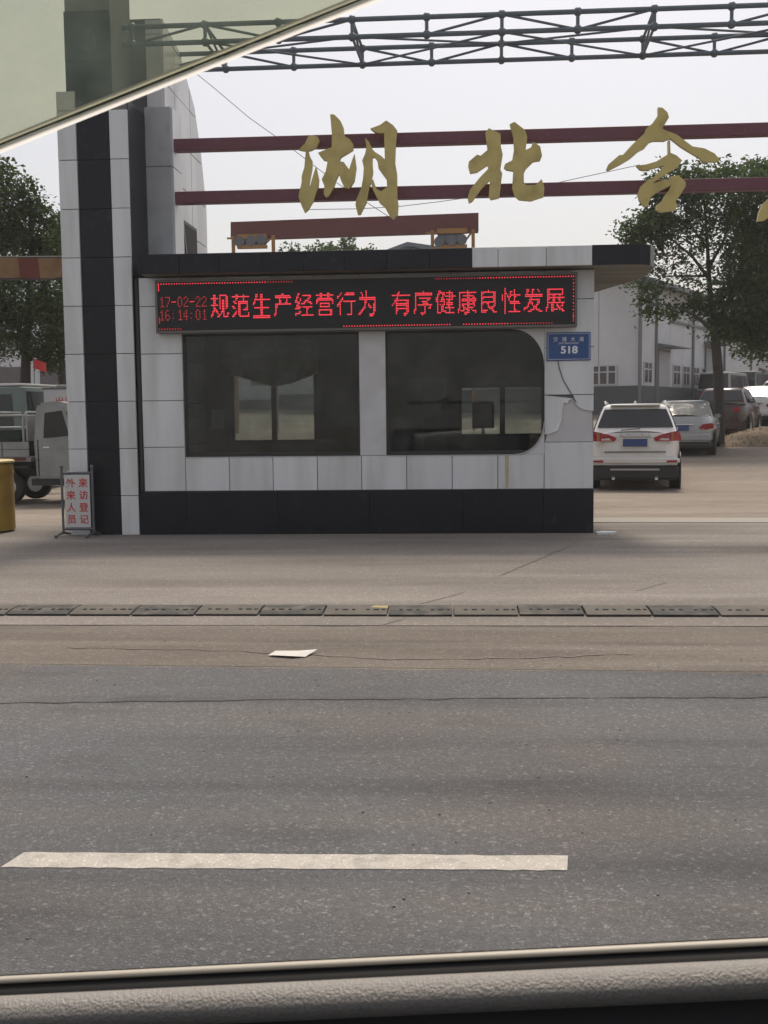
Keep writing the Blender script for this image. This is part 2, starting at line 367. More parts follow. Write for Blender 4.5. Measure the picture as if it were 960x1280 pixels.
def text(parent, name, s, loc, size, mat, rot=(R_(90), 0, 0), scale=(1, 1, 1), thick=.004, bold=0., kind=None):
    me = text_mesh(s, size, mat, thick, bold)
    # centre on its own box
    xs = [v.co.x for v in me.vertices]; ys = [v.co.y for v in me.vertices]
    cx, cy = (min(xs)+max(xs))/2, (min(ys)+max(ys))/2
    for v in me.vertices: v.co.x -= cx; v.co.y -= cy
    o = bpy.data.objects.new(name, me); COL.objects.link(o); o.parent = parent
    off = Vector((0, 0, 0)); q = parent
    while q is not None: off += q.location; q = q.parent
    o.location = Vector(loc)-off; o.rotation_euler = rot; o.scale = scale
    return o
def clip(poly, x0, x1, y0, y1):
    def cut(P, inside, inter):
        out = []
        for i in range(len(P)):
            a, b = P[i-1], P[i]
            if inside(b):
                if not inside(a): out.append(inter(a, b))
                out.append(b)
            elif inside(a): out.append(inter(a, b))
        return out
    for ax, lim, sg in ((0, x0, 1), (0, x1, -1), (1, y0, 1), (1, y1, -1)):
        ins = lambda p: sg*(p[ax]-lim) >= -1e-9
        def it(a, b):
            t = (lim-a[ax])/(b[ax]-a[ax]); return tuple(a[k]+(b[k]-a[k])*t for k in (0, 1))
        poly = cut(poly, ins, it)
        if len(poly) < 3: return []
    return poly

# ------------------------------------------------------------------ ground
def zg(y):
    if y < 22.5: return 0.
    if y < 60: t = y-22.5; return .055*t*min(1, t/6)**.5
    return .055*37.5
b = MB()
ys = [-160, -40, -14, 6.2, 14, 18, 22.5]+[22.5+i*1.0 for i in range(1, 10)]+[34, 38, 42, 46, 50, 55, 60, 80, 200, 420]
xs = [-300, -80, -30, -15, -8, -3, 0, 3, 8, 15, 30, 80, 300]
b.grid([[(x, y, zg(y)-.012) for x in xs] for y in ys])
struct('ground', b, M['yard'], smooth=True)
def jag(x0, x1, y, step=.18, amp=.02, slope=0.):
    out = []; x = x0
    while x < x1:
        out.append((x, y+slope*x+random.uniform(-amp, amp)+.5*amp*math.sin(x*2.3))); x += step
    out.append((x1, y+slope*x1)); return out
def sheet(top, bot, z):
    mb = MB(); mb.prism(top+bot[::-1], 'z', z-.006, z); return mb
road_edge = jag(-60, 60, 6.34, .12, .025, -.028)
struct('road', sheet(road_edge, [(60, -14), (-60, -14)][::-1], .002), M['asphalt'])
sh_top = jag(-60, 60, 7.7, .3, .015)
struct('shoulder', sheet(sh_top, [(x, y+.004) for x, y in road_edge], 0.0), M['shoulder'])
ap = MB(); ap.box(-60, 60, 7.71, 8.50, -.01, .004); struct('concrete_strip', ap, M['concrete'])
# apron slabs with recessed joints
slabs_y = [8.51, 10.2, 12.35, 15.25]
for j in range(3):
    xs_ = [-30, -16, -7.6, 5.9+.4*j, 16, 32]
    for i in range(len(xs_)-1):
        s = MB(); s.box(xs_[i]+.006, xs_[i+1]-.006, slabs_y[j]+.003, slabs_y[j+1]-.003, -.01, .003+random.uniform(0, .003))
        struct('apron_slab', s, M['concrete'])
s = MB(); s.prism([(1.9, 15.28), (30, 13.6), (30, 14.2), (1.9, 15.98)], 'z', -.01, .012); struct('pale_strip', s, M['pale_strip'])
def ribbon(name, pts, wdt, z, mat, jit=.015, th=.002):
    P = []
    for i in range(len(pts)-1):
        a, c = Vector(pts[i]), Vector(pts[i+1]); n = max(2, int((c-a).length/.09))
        for k in range(n): P.append(a.lerp(c, k/n)+Vector((random.uniform(-jit, jit), random.uniform(-jit, jit))))
    P.append(Vector(pts[-1]))
    L_, R2 = [], []
    for i, p in enumerate(P):
        t = (P[min(i+1, len(P)-1)]-P[max(i-1, 0)]); t = Vector((-t.y, t.x)).normalized()*wdt*random.uniform(.12, .8)
        L_.append((p.x+t.x, p.y+t.y)); R2.append((p.x-t.x, p.y-t.y))
    mb = MB(); rows = [[(x, y, z) for x, y in L_], [(x, y, z) for x, y in R2]]
    mb.grid(rows); struct(name, mb, mat)
ribbon('road_crack', [(-6, 5.60), (-2.4, 5.52), (-.9, 5.63), (1.65, 5.74), (5, 5.78)], .016, .0045, M['crack'], .014)
ribbon('shoulder_crack', [(-2.6, 6.93), (-1.5, 6.86), (-.4, 6.62), (.4, 6.66), (1.1, 6.78)], .020, .0035, M['joint'], .02)
ribbon('apron_crack', [(-.52, 7.72), (-.38, 8.02)], .045, .0075, M['joint'], .01)
ribbon('apron_crack', [(-.28, 8.6), (.09, 9.2)], .019, .0085, M['joint'], .012)
ribbon('apron_crack', [(.42, 10.15), (.9, 11.4), (1.5, 13.0)], .019, .0085, M['joint'], .012)
ribbon('apron_crack', [(1.55, 9.25), (1.9, 9.75)], .03, .0085, M['joint'], .012)
# painted lane dash
lo_ = [(-1.535+1.90*i/40, 3.435+.05*i/40+random.uniform(-.004, .004)) for i in range(41)]; hi_ = [(-1.505+1.885*i/40, 3.56+.045*i/40+random.uniform(-.004, .004)) for i in range(41)]
d = MB(); d.prism(lo_+hi_[::-1], 'z', .0, .005); struct('road_marking', d, M['paint'])
# loose stones and grit
st = MB()
for _ in range(420):
    x, y = random.uniform(-4, 4), random.choice([random.uniform(2.4, 6.3), random.uniform(6.3, 14)])
    r = random.uniform(.002, .006)
    st.lathe([(1e-4, 0), (r, r*.2), (r*.8, r*.8), (1e-4, r)], (x, y, .003), 'z', 5)
part('gravel', st, M['concrete'], None, kind='stuff')
# sheet of paper on the shoulder
p = MB(); p.grid([[at(335, 822, 6.68).xy.to_tuple()+(.012,), (-1.02, 6.63, .016), (-.945, 6.66, .006)], [(-1.15, 6.76, .022), (-1.0, 6.775, .02), (-.885, 6.80, .024)]])
pp = part('paper_sheet', p, M['paper']); tag(pp, 'white sheet of paper lying on the dusty shoulder', 'paper')

# ------------------------------------------------------------------ rubber speed bump
sb = thing('speed_bump', 'low rubber speed bump of black and faded yellow modules across the gate apron', 'speed bump', (-.5, 8.28, 0))
prof = [(-.205, .003), (-.222, .020), (-.13, .033), (-.05, .040), (.05, .040), (.13, .033), (.205, .012), (.22, .004)]
def bump_mod(mat):
    mb = MB(); mb.prism(prof, 'x', -.24, .24); return mb.mesh('module', mat, bevel=.004, bseg=1)
mods = {k: bump_mod(M[k]) for k in ('bump_black', 'bump_yellow')}
stud = MB()
for (x, r) in ((-.15, .012), (-.085, .02), (-.02, .012), (.09, .012), (.155, .02), (.21, .012)):
    stud.box(x-r, x+r, -.112, -.088, .030, .0405)
studm = stud.mesh('stud', M['rubber'])
hook = MB(); hook.prism([(.10, -.02), (.24, -.06), (.238, .05), (.13, .05)], 'z', .03, .0412); hookm = hook.mesh('worn_patch', M['bump_clean'])
for i in range(-14, 15):
    mt = 'bump_black' if i % 2 == 0 else 'bump_yellow'
    o = bpy.data.objects.new('module', mods[mt]); COL.objects.link(o); o.parent = sb
    o.location = (i*.495+.245-.01, random.uniform(-.012, .012), random.uniform(-.002, .001)); o.rotation_euler = (0, 0, random.uniform(-.012, .012))
    s_ = bpy.data.objects.new('stud', studm); COL.objects.link(s_); s_.parent = o; s_['kind'] = 'stuff'
    if i == -1:
        h_ = bpy.data.objects.new('worn_patch', hookm); COL.objects.link(h_); h_.parent = o; h_['label'] = 'bright yellow worn corner of a module'

# ------------------------------------------------------------------ gate pylon
gp = thing('gate_pylon', 'tall black granite gate pylon edged with white tile strips left of the booth', 'gate pylon', (-4.6, 14.3, 0))
c = MB(); c.box(-5.045, -4.155, 13.95, 14.84, 0, 5.62); part('core', c, M['backing'], gp)
for k in range(12):       # granite facing of the middle band and of the right flank
    z0 = max(0, -.097+.617*k); z1 = .52+.617*k
    if z1 > 7.3: break
    wide = z0 > 5.4
    tile_piece(gp, 'granite_slab', M['granite'], -4.93 if wide else -4.805, -4.33 if wide else -4.385, z0, z1, 13.925, .022, .0012)
c = MB(); c.box(-4.92, -4.34, 13.95, 14.84, 5.62, 7.25); part('upper_core', c, M['backing'], gp)
for k in range(9):
    z0 = max(0, -.097+.617*k); z1 = .52+.617*k
    tile_piece(gp, 'tile', M['tile'], -5.06, -4.81, z0, z1, 13.905, .04)
    tile_piece(gp, 'tile', M['tile'], -4.38, -4.14, z0, z1, 13.905, .04)
tile_piece(gp, 'tile', M['tile'], -5.06, -4.81, 5.456, 5.70, 13.905, .04)
for k in range(5):
    mb = MB(); mb.box(-4.155, -4.142, 13.952, 14.83, k*1.12+.003, (k+1)*1.12-.003); part('granite_slab', mb, M['granite'], gp)
# grey side column
c = MB(); c.box(-4.14, -3.8, 14.76, 15.25, 0, 5.68); part('column_core', c, M['backing'], gp)
for z0, z1 in ((0, 1.2), (1.2, 2.45), (2.45, 3.7), (3.7, 4.92), (4.92, 5.71)):
    tile_piece(gp, 'tile', M['tile_grey'], -4.15, -3.79, z0, z1, 14.72, .04)
    mb = MB(); mb.box(-3.80, -3.775, 14.77, 15.24, z0+.006, z1-.006); part('tile', mb, M['tile'], gp)
# rear fin: slab seen edge-on, its tiled flank facing right
FIN = [(14.86, 0), (17.2, 0), (17.24, 4.85), (16.95, 5.63), (16.6, 6.21), (16.09, 6.55), (15.79, 6.75), (14.86, 6.9)]
c = MB(); c.prism(FIN, 'x', -5.0, -3.93); part('fin_core', c, M['backing'], gp)
zj = [0]+[.52+.617*k for k in range(11)]+[7.3]
yj = [14.86, 15.42, 16.3, 17.3]
for i in range(len(zj)-1):
    for j in range(3):
        P = clip(FIN, yj[j]+.008, yj[j+1]-.008, zj[i]+.007, zj[i+1]-.007)
        if len(P) >= 3:
            mb = MB(); mb.prism(P, 'x', -3.93, -3.90+random.uniform(-.002, .002)); part('tile', mb, M['tile'], gp)
for i in range(len(zj)-1):       # front face of the fin above the grey column
    z0, z1 = max(zj[i], 5.0), min(zj[i+1], 6.88)
    if z1-z0 > .1: tile_piece(gp, 'tile', M['tile'], -4.14, -3.91, z0, z1, 14.84, .02)
# barred opening low in the flank
op = MB(); op.box(-3.9, -3.875, 15.5, 16.45, 3.3, 4.38); fr = part('opening_frame', op, M['frame_dk'], gp)
op = MB(); op.box(-3.875, -3.866, 15.55, 16.4, 3.34, 4.33); part('opening_shade', op, M['rubber'], fr)  # matte black sheet paints in the dark inside the opening
op = MB(); op.tube([(-3.86, 15.56, 4.3), (-3.86, 15.9, 3.35)], .014, 6); part('brace_bar', op, M['alu'], fr)

# ------------------------------------------------------------------ gatehouse booth
bt = thing('guard_booth', 'white tiled guard booth with black granite plinth and two dark windows', 'guard booth', (-1.1, 15.4, 0))
YF = 13.92; TH = .034; YB = YF+TH
WX = [(-3.51, -1.215), (-.875, 1.145)]; WZ = (1.02, 2.61)
wall = MB()
for x0, x1, z0, z1 in ((-4.08, 1.77, 0, WZ[0]), (-4.08, 1.77, WZ[1], 3.34), (-4.08, -3.51, *WZ), (-1.215, -.875, *WZ), (1.145, 1.77, *WZ)):
    wall.box(x0, x1, YB, YB+.16, z0, z1)
part('front_wall', wall, M['backing'], bt)
wall = MB(); wall.box(-4.08, -3.92, YB+.161, 17.0, 0, 3.34); wall.box(1.61, 1.77, YB+.161, 17.0, 0, 3.34); part('side_wall', wall, M['concrete_wall'], bt)
rear = MB(); RW = [(-3.5, -2.14, 1.13, 2.45), (.07, 1.42, 1.19, 2.0)]
rear.box(-3.92, -3.5, 16.85, 17.0, 0, 3.34); rear.box(-3.5, -2.14, 16.85, 17, 0, 1.13); rear.box(-3.5, -2.14, 16.85, 17, 2.45, 3.34)
rear.box(-2.14, .07, 16.85, 17, 0, 3.34); rear.box(.07, 1.42, 16.85, 17, 0, 1.19); rear.box(.07, 1.42, 16.85, 17, 2.0, 3.34); rear.box(1.42, 1.61, 16.85, 17, 0, 3.34)
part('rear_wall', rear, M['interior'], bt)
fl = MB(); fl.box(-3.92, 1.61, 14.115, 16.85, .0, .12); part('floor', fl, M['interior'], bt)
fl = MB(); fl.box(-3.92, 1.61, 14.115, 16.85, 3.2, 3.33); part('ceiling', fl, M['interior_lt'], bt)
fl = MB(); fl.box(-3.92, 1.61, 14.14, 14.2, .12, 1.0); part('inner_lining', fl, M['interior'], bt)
for x0, x1, z0, z1 in RW:
    f = MB()
    for q in ((x0, x0+.05, z0, z1), (x1-.05, x1, z0, z1), ((x0+x1)/2-.04, (x0+x1)/2+.04, z0, z1), (x0+.05, x1-.05, z0, z0+.05), (x0+.05, x1-.05, z1-.05, z1)):
        f.box(q[0], q[1], 16.86+.002*(q[3]-q[2] > .3), 16.94, q[2], q[3])
    rw = part('rear_window', f, M['frame_dk'], bt)
    for a, c_ in ((x0+.051, (x0+x1)/2-.041), ((x0+x1)/2+.041, x1-.051)):
        g = MB(); g.box(a, c_, 16.90, 16.905, z0+.051, z1-.051); part('pane', g, M['glass_back'], rw)
# bunched curtain over the left rear window
cu = MB(); rows = []
for i in range(15):
    t = i/14; row = []
    for k in range(41):
        s_ = k/40; x = -3.58+1.5*s_
        low = 2.06+.10*abs(2*s_-1)**1.5
        z = 2.72+(low-2.72)*t
        row.append((x, 16.76+.03*math.sin(k*1.1)*(.3+t)+.09*math.sin(t*8+4*s_)*t, z+.05*t*math.sin(6.3*s_+1)))
    rows.append(row)
cu.grid(rows); part('curtain', cu, M['curtain'], bt, smooth=True)
nt_ = MB(); nt_.box(-3.81, -3.62, 16.842, 16.848, 1.36, 1.66); part('wall_notice', nt_, M['signwhite'], bt)
# desk and cabinet silhouettes inside
ds = thing('desk', 'dark office desk inside the booth behind the right window', 'desk', (.6, 16.4, .12))
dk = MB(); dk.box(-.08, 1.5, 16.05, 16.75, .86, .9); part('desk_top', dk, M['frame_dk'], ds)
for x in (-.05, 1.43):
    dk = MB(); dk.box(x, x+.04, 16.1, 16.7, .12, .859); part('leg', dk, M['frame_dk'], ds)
mn = thing('computer_monitor', 'dark monitor silhouette on the desk behind the right booth window', 'monitor', (.42, 16.4, .9))
q = MB(); q.box(.27, .60, 16.38, 16.43, 1.33, 1.72); part('screen', q, M['frame_dk'], mn, bevel=.01)
q = MB(); q.box(.41, .46, 16.40, 16.44, .91, 1.34); q.box(.30, .57, 16.3, 16.5, .901, .915); part('foot', q, M['frame_dk'], mn)
lk = thing('locker', 'tall dark locker against the back wall inside the booth behind the right window', 'locker', (-.5, 16.5, .12))
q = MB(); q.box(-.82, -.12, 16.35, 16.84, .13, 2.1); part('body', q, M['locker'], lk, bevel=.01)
q = MB(); q.box(-.80, -.475, 16.335, 16.349, .16, 2.07); q2 = MB(); q2.box(-.465, -.14, 16.335, 16.349, .16, 2.07); part('door', q, M['locker'], lk, bevel=.003, bseg=1); part('door', q2, M['locker'], lk, bevel=.003, bseg=1)
# plinth panels
px_ = [-4.13, -3.51, -2.3, -1.1, .1, 1.13, 1.775]
for a, c_ in zip(px_[:-1], px_[1:]): tile_piece(bt, 'plinth_panel', M['granite'], a, c_, .0, .565, YF-.012, TH+.012, .002)
# white tiles
for z0, z1 in ((.572, 1.15), (1.15, 1.755), (1.755, 2.36), (2.36, 2.97), (2.97, 3.335)):
    tile_piece(bt, 'tile', M['tile'], -4.06, -3.51, z0, z1, YF, TH)
tx = [-3.51, -2.93, -2.355, -1.775, -1.2, -.615, -.03, .555, 1.145]
for a, c_ in zip(tx[:-1], tx[1:]):
    tile_piece(bt, 'tile', M['tile'], a, c_, .572, 1.02, YF, TH)
    tile_piece(bt, 'tile', M['tile'], a, c_, 2.61, 2.97, YF, TH); tile_piece(bt, 'tile', M['tile'], a, c_, 2.97, 3.335, YF, TH)
tile_piece(bt, 'mullion_panel', M['plaster'], -1.215, -.875, 1.02, 2.61, YF, TH, .001)
for z0, z1 in ((.572, 1.17), (1.77, 2.37), (2.37, 2.97), (2.97, 3.335)):
    tile_piece(bt, 'tile', M['tile'], 1.145, 1.77, z0, z1, YF, TH)
# broken tile beside the right window: cracked slab with sunken bare plaster
def pz(px, py): q = at(px, py, YF); return (q.x, q.z)
brk = [(717, 498), (711, 501), (705, 503), (703, 512), (702, 525), (699, 533), (697, 538), (690, 541), (684, 543)]
rgt = [(717, 498), (719, 504), (722, 508), (729, 512), (735, 513), (740.5, 514)]
mb = MB(); mb.prism([(1.15, 1.765), pz(717, 498)]+[pz(*q) for q in brk[1:]]+[(1.15, pz(684, 543)[1])], 'y', YF, YB); part('broken_tile', mb, M['tile'], bt, bevel=.003, bseg=1)
mb = MB(); mb.prism([(1.765, 1.765), (pz(717, 498)[0], 1.765)]+[pz(*q) for q in rgt[:-1]]+[(1.765, pz(740, 514)[1])], 'y', YF+.001, YB); part('broken_tile', mb, M['tile'], bt, bevel=.003, bseg=1)
mb = MB(); mb.prism([pz(*q) for q in rgt[::-1]]+[pz(*q) for q in brk[1:]]+[(1.16, 1.175), (1.765, 1.175)], 'y', YF+.022, YB); part('bare_plaster', mb, M['plaster_dk'], bt, label='sunken bare plaster patch where a tile broke off')
mb = MB(); mb.prism([pz(706, 499), pz(711, 500), pz(709, 504), pz(705, 503)], 'y', YF-.004, YF+.01); part('tile_chip', mb, M['white_print'], bt)
mb = MB(); mb.prism([pz(702, 524), pz(697, 538), pz(684, 543), pz(694, 536), pz(699, 527)], 'y', YF-.003, YF+.008); part('tile_chip', mb, M['white_print'], bt)
# rounded corners of the right window
def arc(cx, cz, rx, rz, a0, a1, n=10): return [(cx+rx*math.cos(R_(a0+(a1-a0)*i/n)), cz+rz*math.sin(R_(a0+(a1-a0)*i/n))) for i in range(n+1)]
mb = MB(); mb.prism([(1.147, 2.612)]+arc(.735, 2.14, .41, .47, 0, 90), 'y', YF+.002, YB+.1); part('corner_fillet', mb, M['plaster'], bt)
mb = MB(); mb.prism([(1.147, 1.018)]+arc(.78, 1.43, .365, .412, 0, -90), 'y', YF+.002, YB+.1); part('corner_fillet', mb, M['plaster'], bt)
ar = arc(.78, 1.43, .365, .412, 0, -90)
mb = MB(); mb.tube([(x, YF-.004, z) for x, z in ar], .010, 6); part('corner_trim', mb, M['alu'], bt)
# windows: frame, pane
for i, (x0, x1) in enumerate(WX):
    f = MB(); z0, z1 = WZ; t = .03
    f.box(x0, x0+t, YB+.02, YB+.07, z0, z1); f.box(x1-t, x1, YB+.02, YB+.07, z0, z1); f.box(x0+t, x1-t, YB+.022, YB+.068, z0, z0+t*1.6); f.box(x0+t, x1-t, YB+.022, YB+.068, z1-t, z1)
    wf = part('window', f, M['frame_dk'], bt)
    g = MB(); g.box(x0+t+.001, x1-t-.001, YB+.04, YB+.046, z0+t*1.6+.001, z1-t-.001); part('pane', g, M['glass'], wf)
    if i == 0:
        tr_ = MB(); tr_.box(x0+.02, x1-.02, YF-.006, YB+.01, z0-.012, z0-.001); part('sill', tr_, M['alu'], wf)
    else:
        tr_ = MB(); tr_.box(x0+.02, .76, YF-.006, YB+.01, z0-.012, z0-.001); part('sill', tr_, M['alu'], wf)
# dark pipe in the slot between pylon and booth
dp = MB(); dp.tube([(-4.1, 13.96, .57), (-4.1, 13.96, 3.33)], .03, 8); part('drain_pipe', dp, M['frame_dk'], bt)
mb = MB(); mb.prism([(.645, 1.01), (.695, 1.01), (.69, .60), (.655, .585)], 'y', YF-.0035, YF+.002); part('rust_stain', mb, M['stain'], bt)
# canopy with rounded right end
CAN = [(-3.97, 13.6), (1.70, 13.6), (2.10, 13.6), (2.28, 13.62), (2.42, 13.70), (2.50, 13.88), (2.535, 14.3), (2.54, 14.82), (2.48, 15.24), (2.33, 15.76), (2.2, 16.2), (2.09, 16.62), (1.98, 17.25), (-3.97, 17.25)]
inset = [(-3.95, 13.63), (1.70, 13.63), (2.09, 13.63), (2.27, 13.65), (2.39, 13.72), (2.47, 13.89), (2.505, 14.3), (2.51, 14.82), (2.45, 15.23), (2.30, 15.75), (2.17, 16.2), (2.06, 16.61), (1.95, 17.22), (-3.95, 17.22)]
mb = MB(); mb.prism(inset, 'z', 3.362, 3.57); part('canopy_core', mb, M['backing'], bt)
fx = [-3.97+.525*k for k in range(9)]; fx[-1] = .23
for a, c_ in zip(fx[:-1], fx[1:]): tile_piece(bt, 'fascia_slab', M['granite'], a, c_, 3.34, 3.585, 13.6, .028, .0015)
for a, c_ in ((.23, .55), (.55, 1.14), (1.14, 1.70)): tile_piece(bt, 'fascia_tile', M['tile'], a, c_, 3.34, 3.587, 13.598, .03, .003)
for i in range(1, len(CAN)-2):
    a, c_, a2, c2 = CAN[i], CAN[i+1], inset[i], inset[i+1]
    mb = MB(); mb.prism([a, c_, c2, a2], 'z', 3.34, 3.585); part('fascia_slab', mb, M['granite'], bt)
yy = 13.63
while yy < 17.2:
    P = clip(inset, -4.08, 3, yy+.006, min(yy+.30, 17.22))
    Pl = clip(P, -4.08, 3, yy+.006, 13.918) if yy < 13.9 else None
    if len(P) >= 3:
        if yy < 13.9:
            P = clip(inset, -4.08, 3, yy+.006, 13.915)
            mb = MB(); mb.prism(P, 'z', 3.342, 3.36); part('soffit_board', mb, M['soffit'], bt)
            yy = 13.915; continue
        P = clip(P, 1.775, 3, -99, 99)
        if len(P) >= 3:
            mb = MB(); mb.prism(P, 'z', 3.340+random.uniform(0, .006), 3.36); part('soffit_board', mb, M['soffit'], bt)
    yy += .30

# ------------------------------------------------------------------ LED board
ld = thing('led_board', 'long black LED board showing red dotted characters above the booth windows', 'LED sign', (-1.13, 13.8, 2.61))
LX0, LX1, LZ0, LZ1, LY = -3.81, 1.54, 2.615, 3.285, 13.78
mb = MB(); mb.box(LX0, LX1, LY+.012, 13.917, LZ0, LZ1); part('housing', mb, M['greyframe'], ld)
mb = MB(); mb.box(LX0+.03, LX1-.03, LY+.004, LY+.0119, LZ0+.03, LZ1-.03); part('screen', mb, M['led_face'], ld)
mb = MB()
mb.box(LX0, LX1, LY-.004, LY+.0118, LZ0, LZ0+.028); mb.box(LX0, LX1, LY-.004, LY+.0118, LZ1-.028, LZ1)
mb.box(LX0, LX0+.028, LY-.006, LY+.0117, LZ0+.029, LZ1-.029); mb.box(LX1-.028, LX1, LY-.006, LY+.0117, LZ0+.029, LZ1-.029)
part('bezel', mb, M['greyframe'], ld)
GL = ["0000.18fc.1886.7e86.18b6.18b6.18b6.7eb6.10b6.18b4.1c30.3670.2253.6192.431e.0000", "0000.0c20.7ffe.0c20.0820.33fc.1bfc.0304.6304.330c.033c.0b00.1b02.3302.61fe.0000",
"0000.1980.1980.1180.3ffe.2180.6180.4180.0180.3ffc.0180.0180.0180.0180.7ffe.7ffe", "0000.0180.3ffc.3ffe.0410.0610.0630.3ffe.3000.3000.2000.2000.2000.6000.4000.0000",
"0000.1800.11fc.300c.2418.6470.78dc.1b86.3000.3dfe.7830.0020.0c20.7820.43ff.0000", "0000.0c30.7ffe.0c30.3ffc.7ffe.6002.4ff2.0810.0ff0.0000.1ffc.100c.100c.1ffc.0000",
"0000.08fe.11fe.6000.4400.0c00.1bff.3008.7008.5008.1008.1008.1008.1008.1078.0000", "0100.1100.0900.0900.3ffe.3ffe.0302.0302.0246.0266.0636.0c06.1806.3004.603c.0038",
"0000.0200.0600.7ffe.0400.0c00.1ffc.180c.2ffc.4ffc.080c.0ffc.0c0c.080c.0838.0030", "0000.0080.3ffe.3ffe.2000.27fc.2018.21e0.20f0.2ffe.2044.204c.6040.4040.43c0.0100",
"0000.1810.1f7c.3314.22ff.6614.677c.6f30.217c.2b7c.2630.26fe.2610.2790.38fe.0000", "0000.0080.3ffe.20c0.27f8.20cc.2ffe.2ffe.20cc.2ffc.2cc4.26f8.67d0.5cce.43c2.0300",
"0000.0100.3ff8.3018.2018.3ff8.3018.2018.3ff8.3308.2118.21f0.20e0.3e30.3c1c.0000", "1000.1020.11a0.1920.55fe.5730.5220.5220.11fc.11fe.1020.1020.1020.1030.13fe.1000",
"0000.1990.1908.1100.3ffe.3ffe.0200.07f8.0618.0f18.0930.18e0.70e0.43b8.0e0e.0000", "0000.3ffc.3004.3004.3ffc.3310.3ffe.3330.2310.3ffe.2644.266c.6630.47dc.4606.0000"]
DP = .0170; DPZ = .0205
def dots(mb, x, z, r=.0070, rz=.0083):
    n = 6; y = LY-.0005
    vs = [(x+r*math.cos(math.pi*2*k/n), y, z+rz*math.sin(math.pi*2*k/n)) for k in range(n)]
    vs2 = [(q[0], LY+.0035, q[2]) for q in vs]
    mb.quad_faces(vs+vs2, [tuple(range(n))]+[(k, (k+1) % n, (k+1) % n+n, k+n) for k in range(n)])
ledx = [at(px, 380, LY).x for px in [262+26.3*i for i in range(8)]]+[at(px, 380, LY).x for px in [488+27.5*i for i in range(8)]]
ztop = 3.10
for i, g in enumerate(GL):
    rowsb = [int(h, 16) for h in g.split('.')]
    mb = MB()
    for r, bits in enumerate(rowsb):
        for k in range(16):
            if bits >> (15-k) & 1: dots(mb, ledx[i]+(k+.5)*DP*(.93 if i < 8 else .98), ztop-r*DPZ)
    part('led_character', mb, M['led'], ld, kind='stuff')
D57 = {'0': '69996', '1': '26227', '2': '69168', '4': '99f11', '6': '68e96', '7': 'f1244', '-': '00f00', ':': '02020'}
F47 = {'0': [6, 9, 9, 9, 9, 9, 6], '1': [2, 6, 2, 2, 2, 2, 7], '2': [6, 9, 1, 2, 4, 8, 15], '4': [2, 6, 10, 10, 15, 2, 2], '6': [6, 8, 8, 14, 9, 9, 6], '7': [15, 1, 1, 2, 2, 4, 4], '-': [0, 0, 0, 15, 0, 0, 0], ':': [0, 0, 4, 0, 0, 4, 0]}
def small(s, px0, py0, hyph):
    x0 = at(px0, py0, LY).x; zt = at(px0, py0, LY).z
    mb = MB(); mb2 = MB()
    for i, ch in enumerate(s):
        for r, bits in enumerate(F47[ch]):
            for k in range(4):
                if bits >> (3-k) & 1: dots(mb2 if ch in hyph else mb, x0+i*.079+(k+.3)*.0158, zt-r*.0195, .0055, .0062)
    part('led_digits', mb, M['led_dim'], ld, kind='stuff')
    if mb2.v: part('led_digits', mb2, M['led'], ld, kind='stuff')
small('17-02-22', 199, 372, '-'); small('16:14:01', 199, 388.5, '')
mb = MB(); mbd = MB()
zt_, zb_ = LZ1-.05, LZ0+.05
n = int((LX1-LX0-.09)/.0172)
for i in range(n):
    x = LX0+.047+i*.0172; px = 199+i*(518/n)
    if i % 2: continue
    if px < 372 or px > 548: dots(mb if (px < 335 or px > 600) else mbd, x, zt_)
    if px < 228: dots(mbd, x, zb_)
    if 432 < px < 566 or 580 < px < 692: dots(mb if px < 640 else mbd, x, zb_)
for k in range(28):
    z = zt_-k*.0205
    if k < 5: dots(mb, LX0+.047, z)
    if 20 < k < 25: dots(mbd, LX0+.047, z)
    if k % 2 == 0 or k > 22: dots(mbd if k % 4 else mb, LX1-.047, z)
part('led_border', mb, M['led'], ld, kind='stuff'); part('led_border', mbd, M['led_dim'], ld, kind='stuff')

# ------------------------------------------------------------------ house number plate and its cable
pl = thing('number_plate_sign', 'small blue enamel street number plate reading 518 on the booth wall', 'number plate', (1.445, 13.9, 2.2))
mb = MB(); mb.box(1.172, 1.722, 13.902, 13.916, 2.20, 2.555); part('plate', mb, M['blue'], pl, bevel=.004, bseg=1)
mb = MB()
for q in ((1.187, 1.191, 2.215, 2.54), (1.703, 1.707, 2.215, 2.54), (1.191, 1.703, 2.215, 2.219), (1.191, 1.703, 2.536, 2.54)): mb.box(q[0], q[1], 13.8995, 13.9021, q[2], q[3])
part('border_line', mb, M['white_print'], pl)
for i, ch in enumerate('交通大道'):
    text(pl, 'lettering', ch, (1.285+i*.108, 13.900, 2.468), .062, M['white_print'], thick=.003)
text(pl, 'lettering', 'JIAOTONG DADAO', (1.447, 13.900, 2.415), .028, M['white_print'], thick=.003)
text(pl, 'lettering', '518', (1.455, 13.900, 2.335), .125, M['white_print'], thick=.003, bold=.004, scale=(1.15, 1, 1))
mb = MB(); ln = [pz(697, 449), pz(699, 460), pz(704, 475), pz(711, 487), pz(717, 497), pz(720, 503)]
mb.tube([(x, YF-.006, z) for x, z in ln], .006, 5); o = part('cable', mb, M['wire']); tag(o, 'thin grey cable hanging from the blue number plate to the broken tile', 'cable')

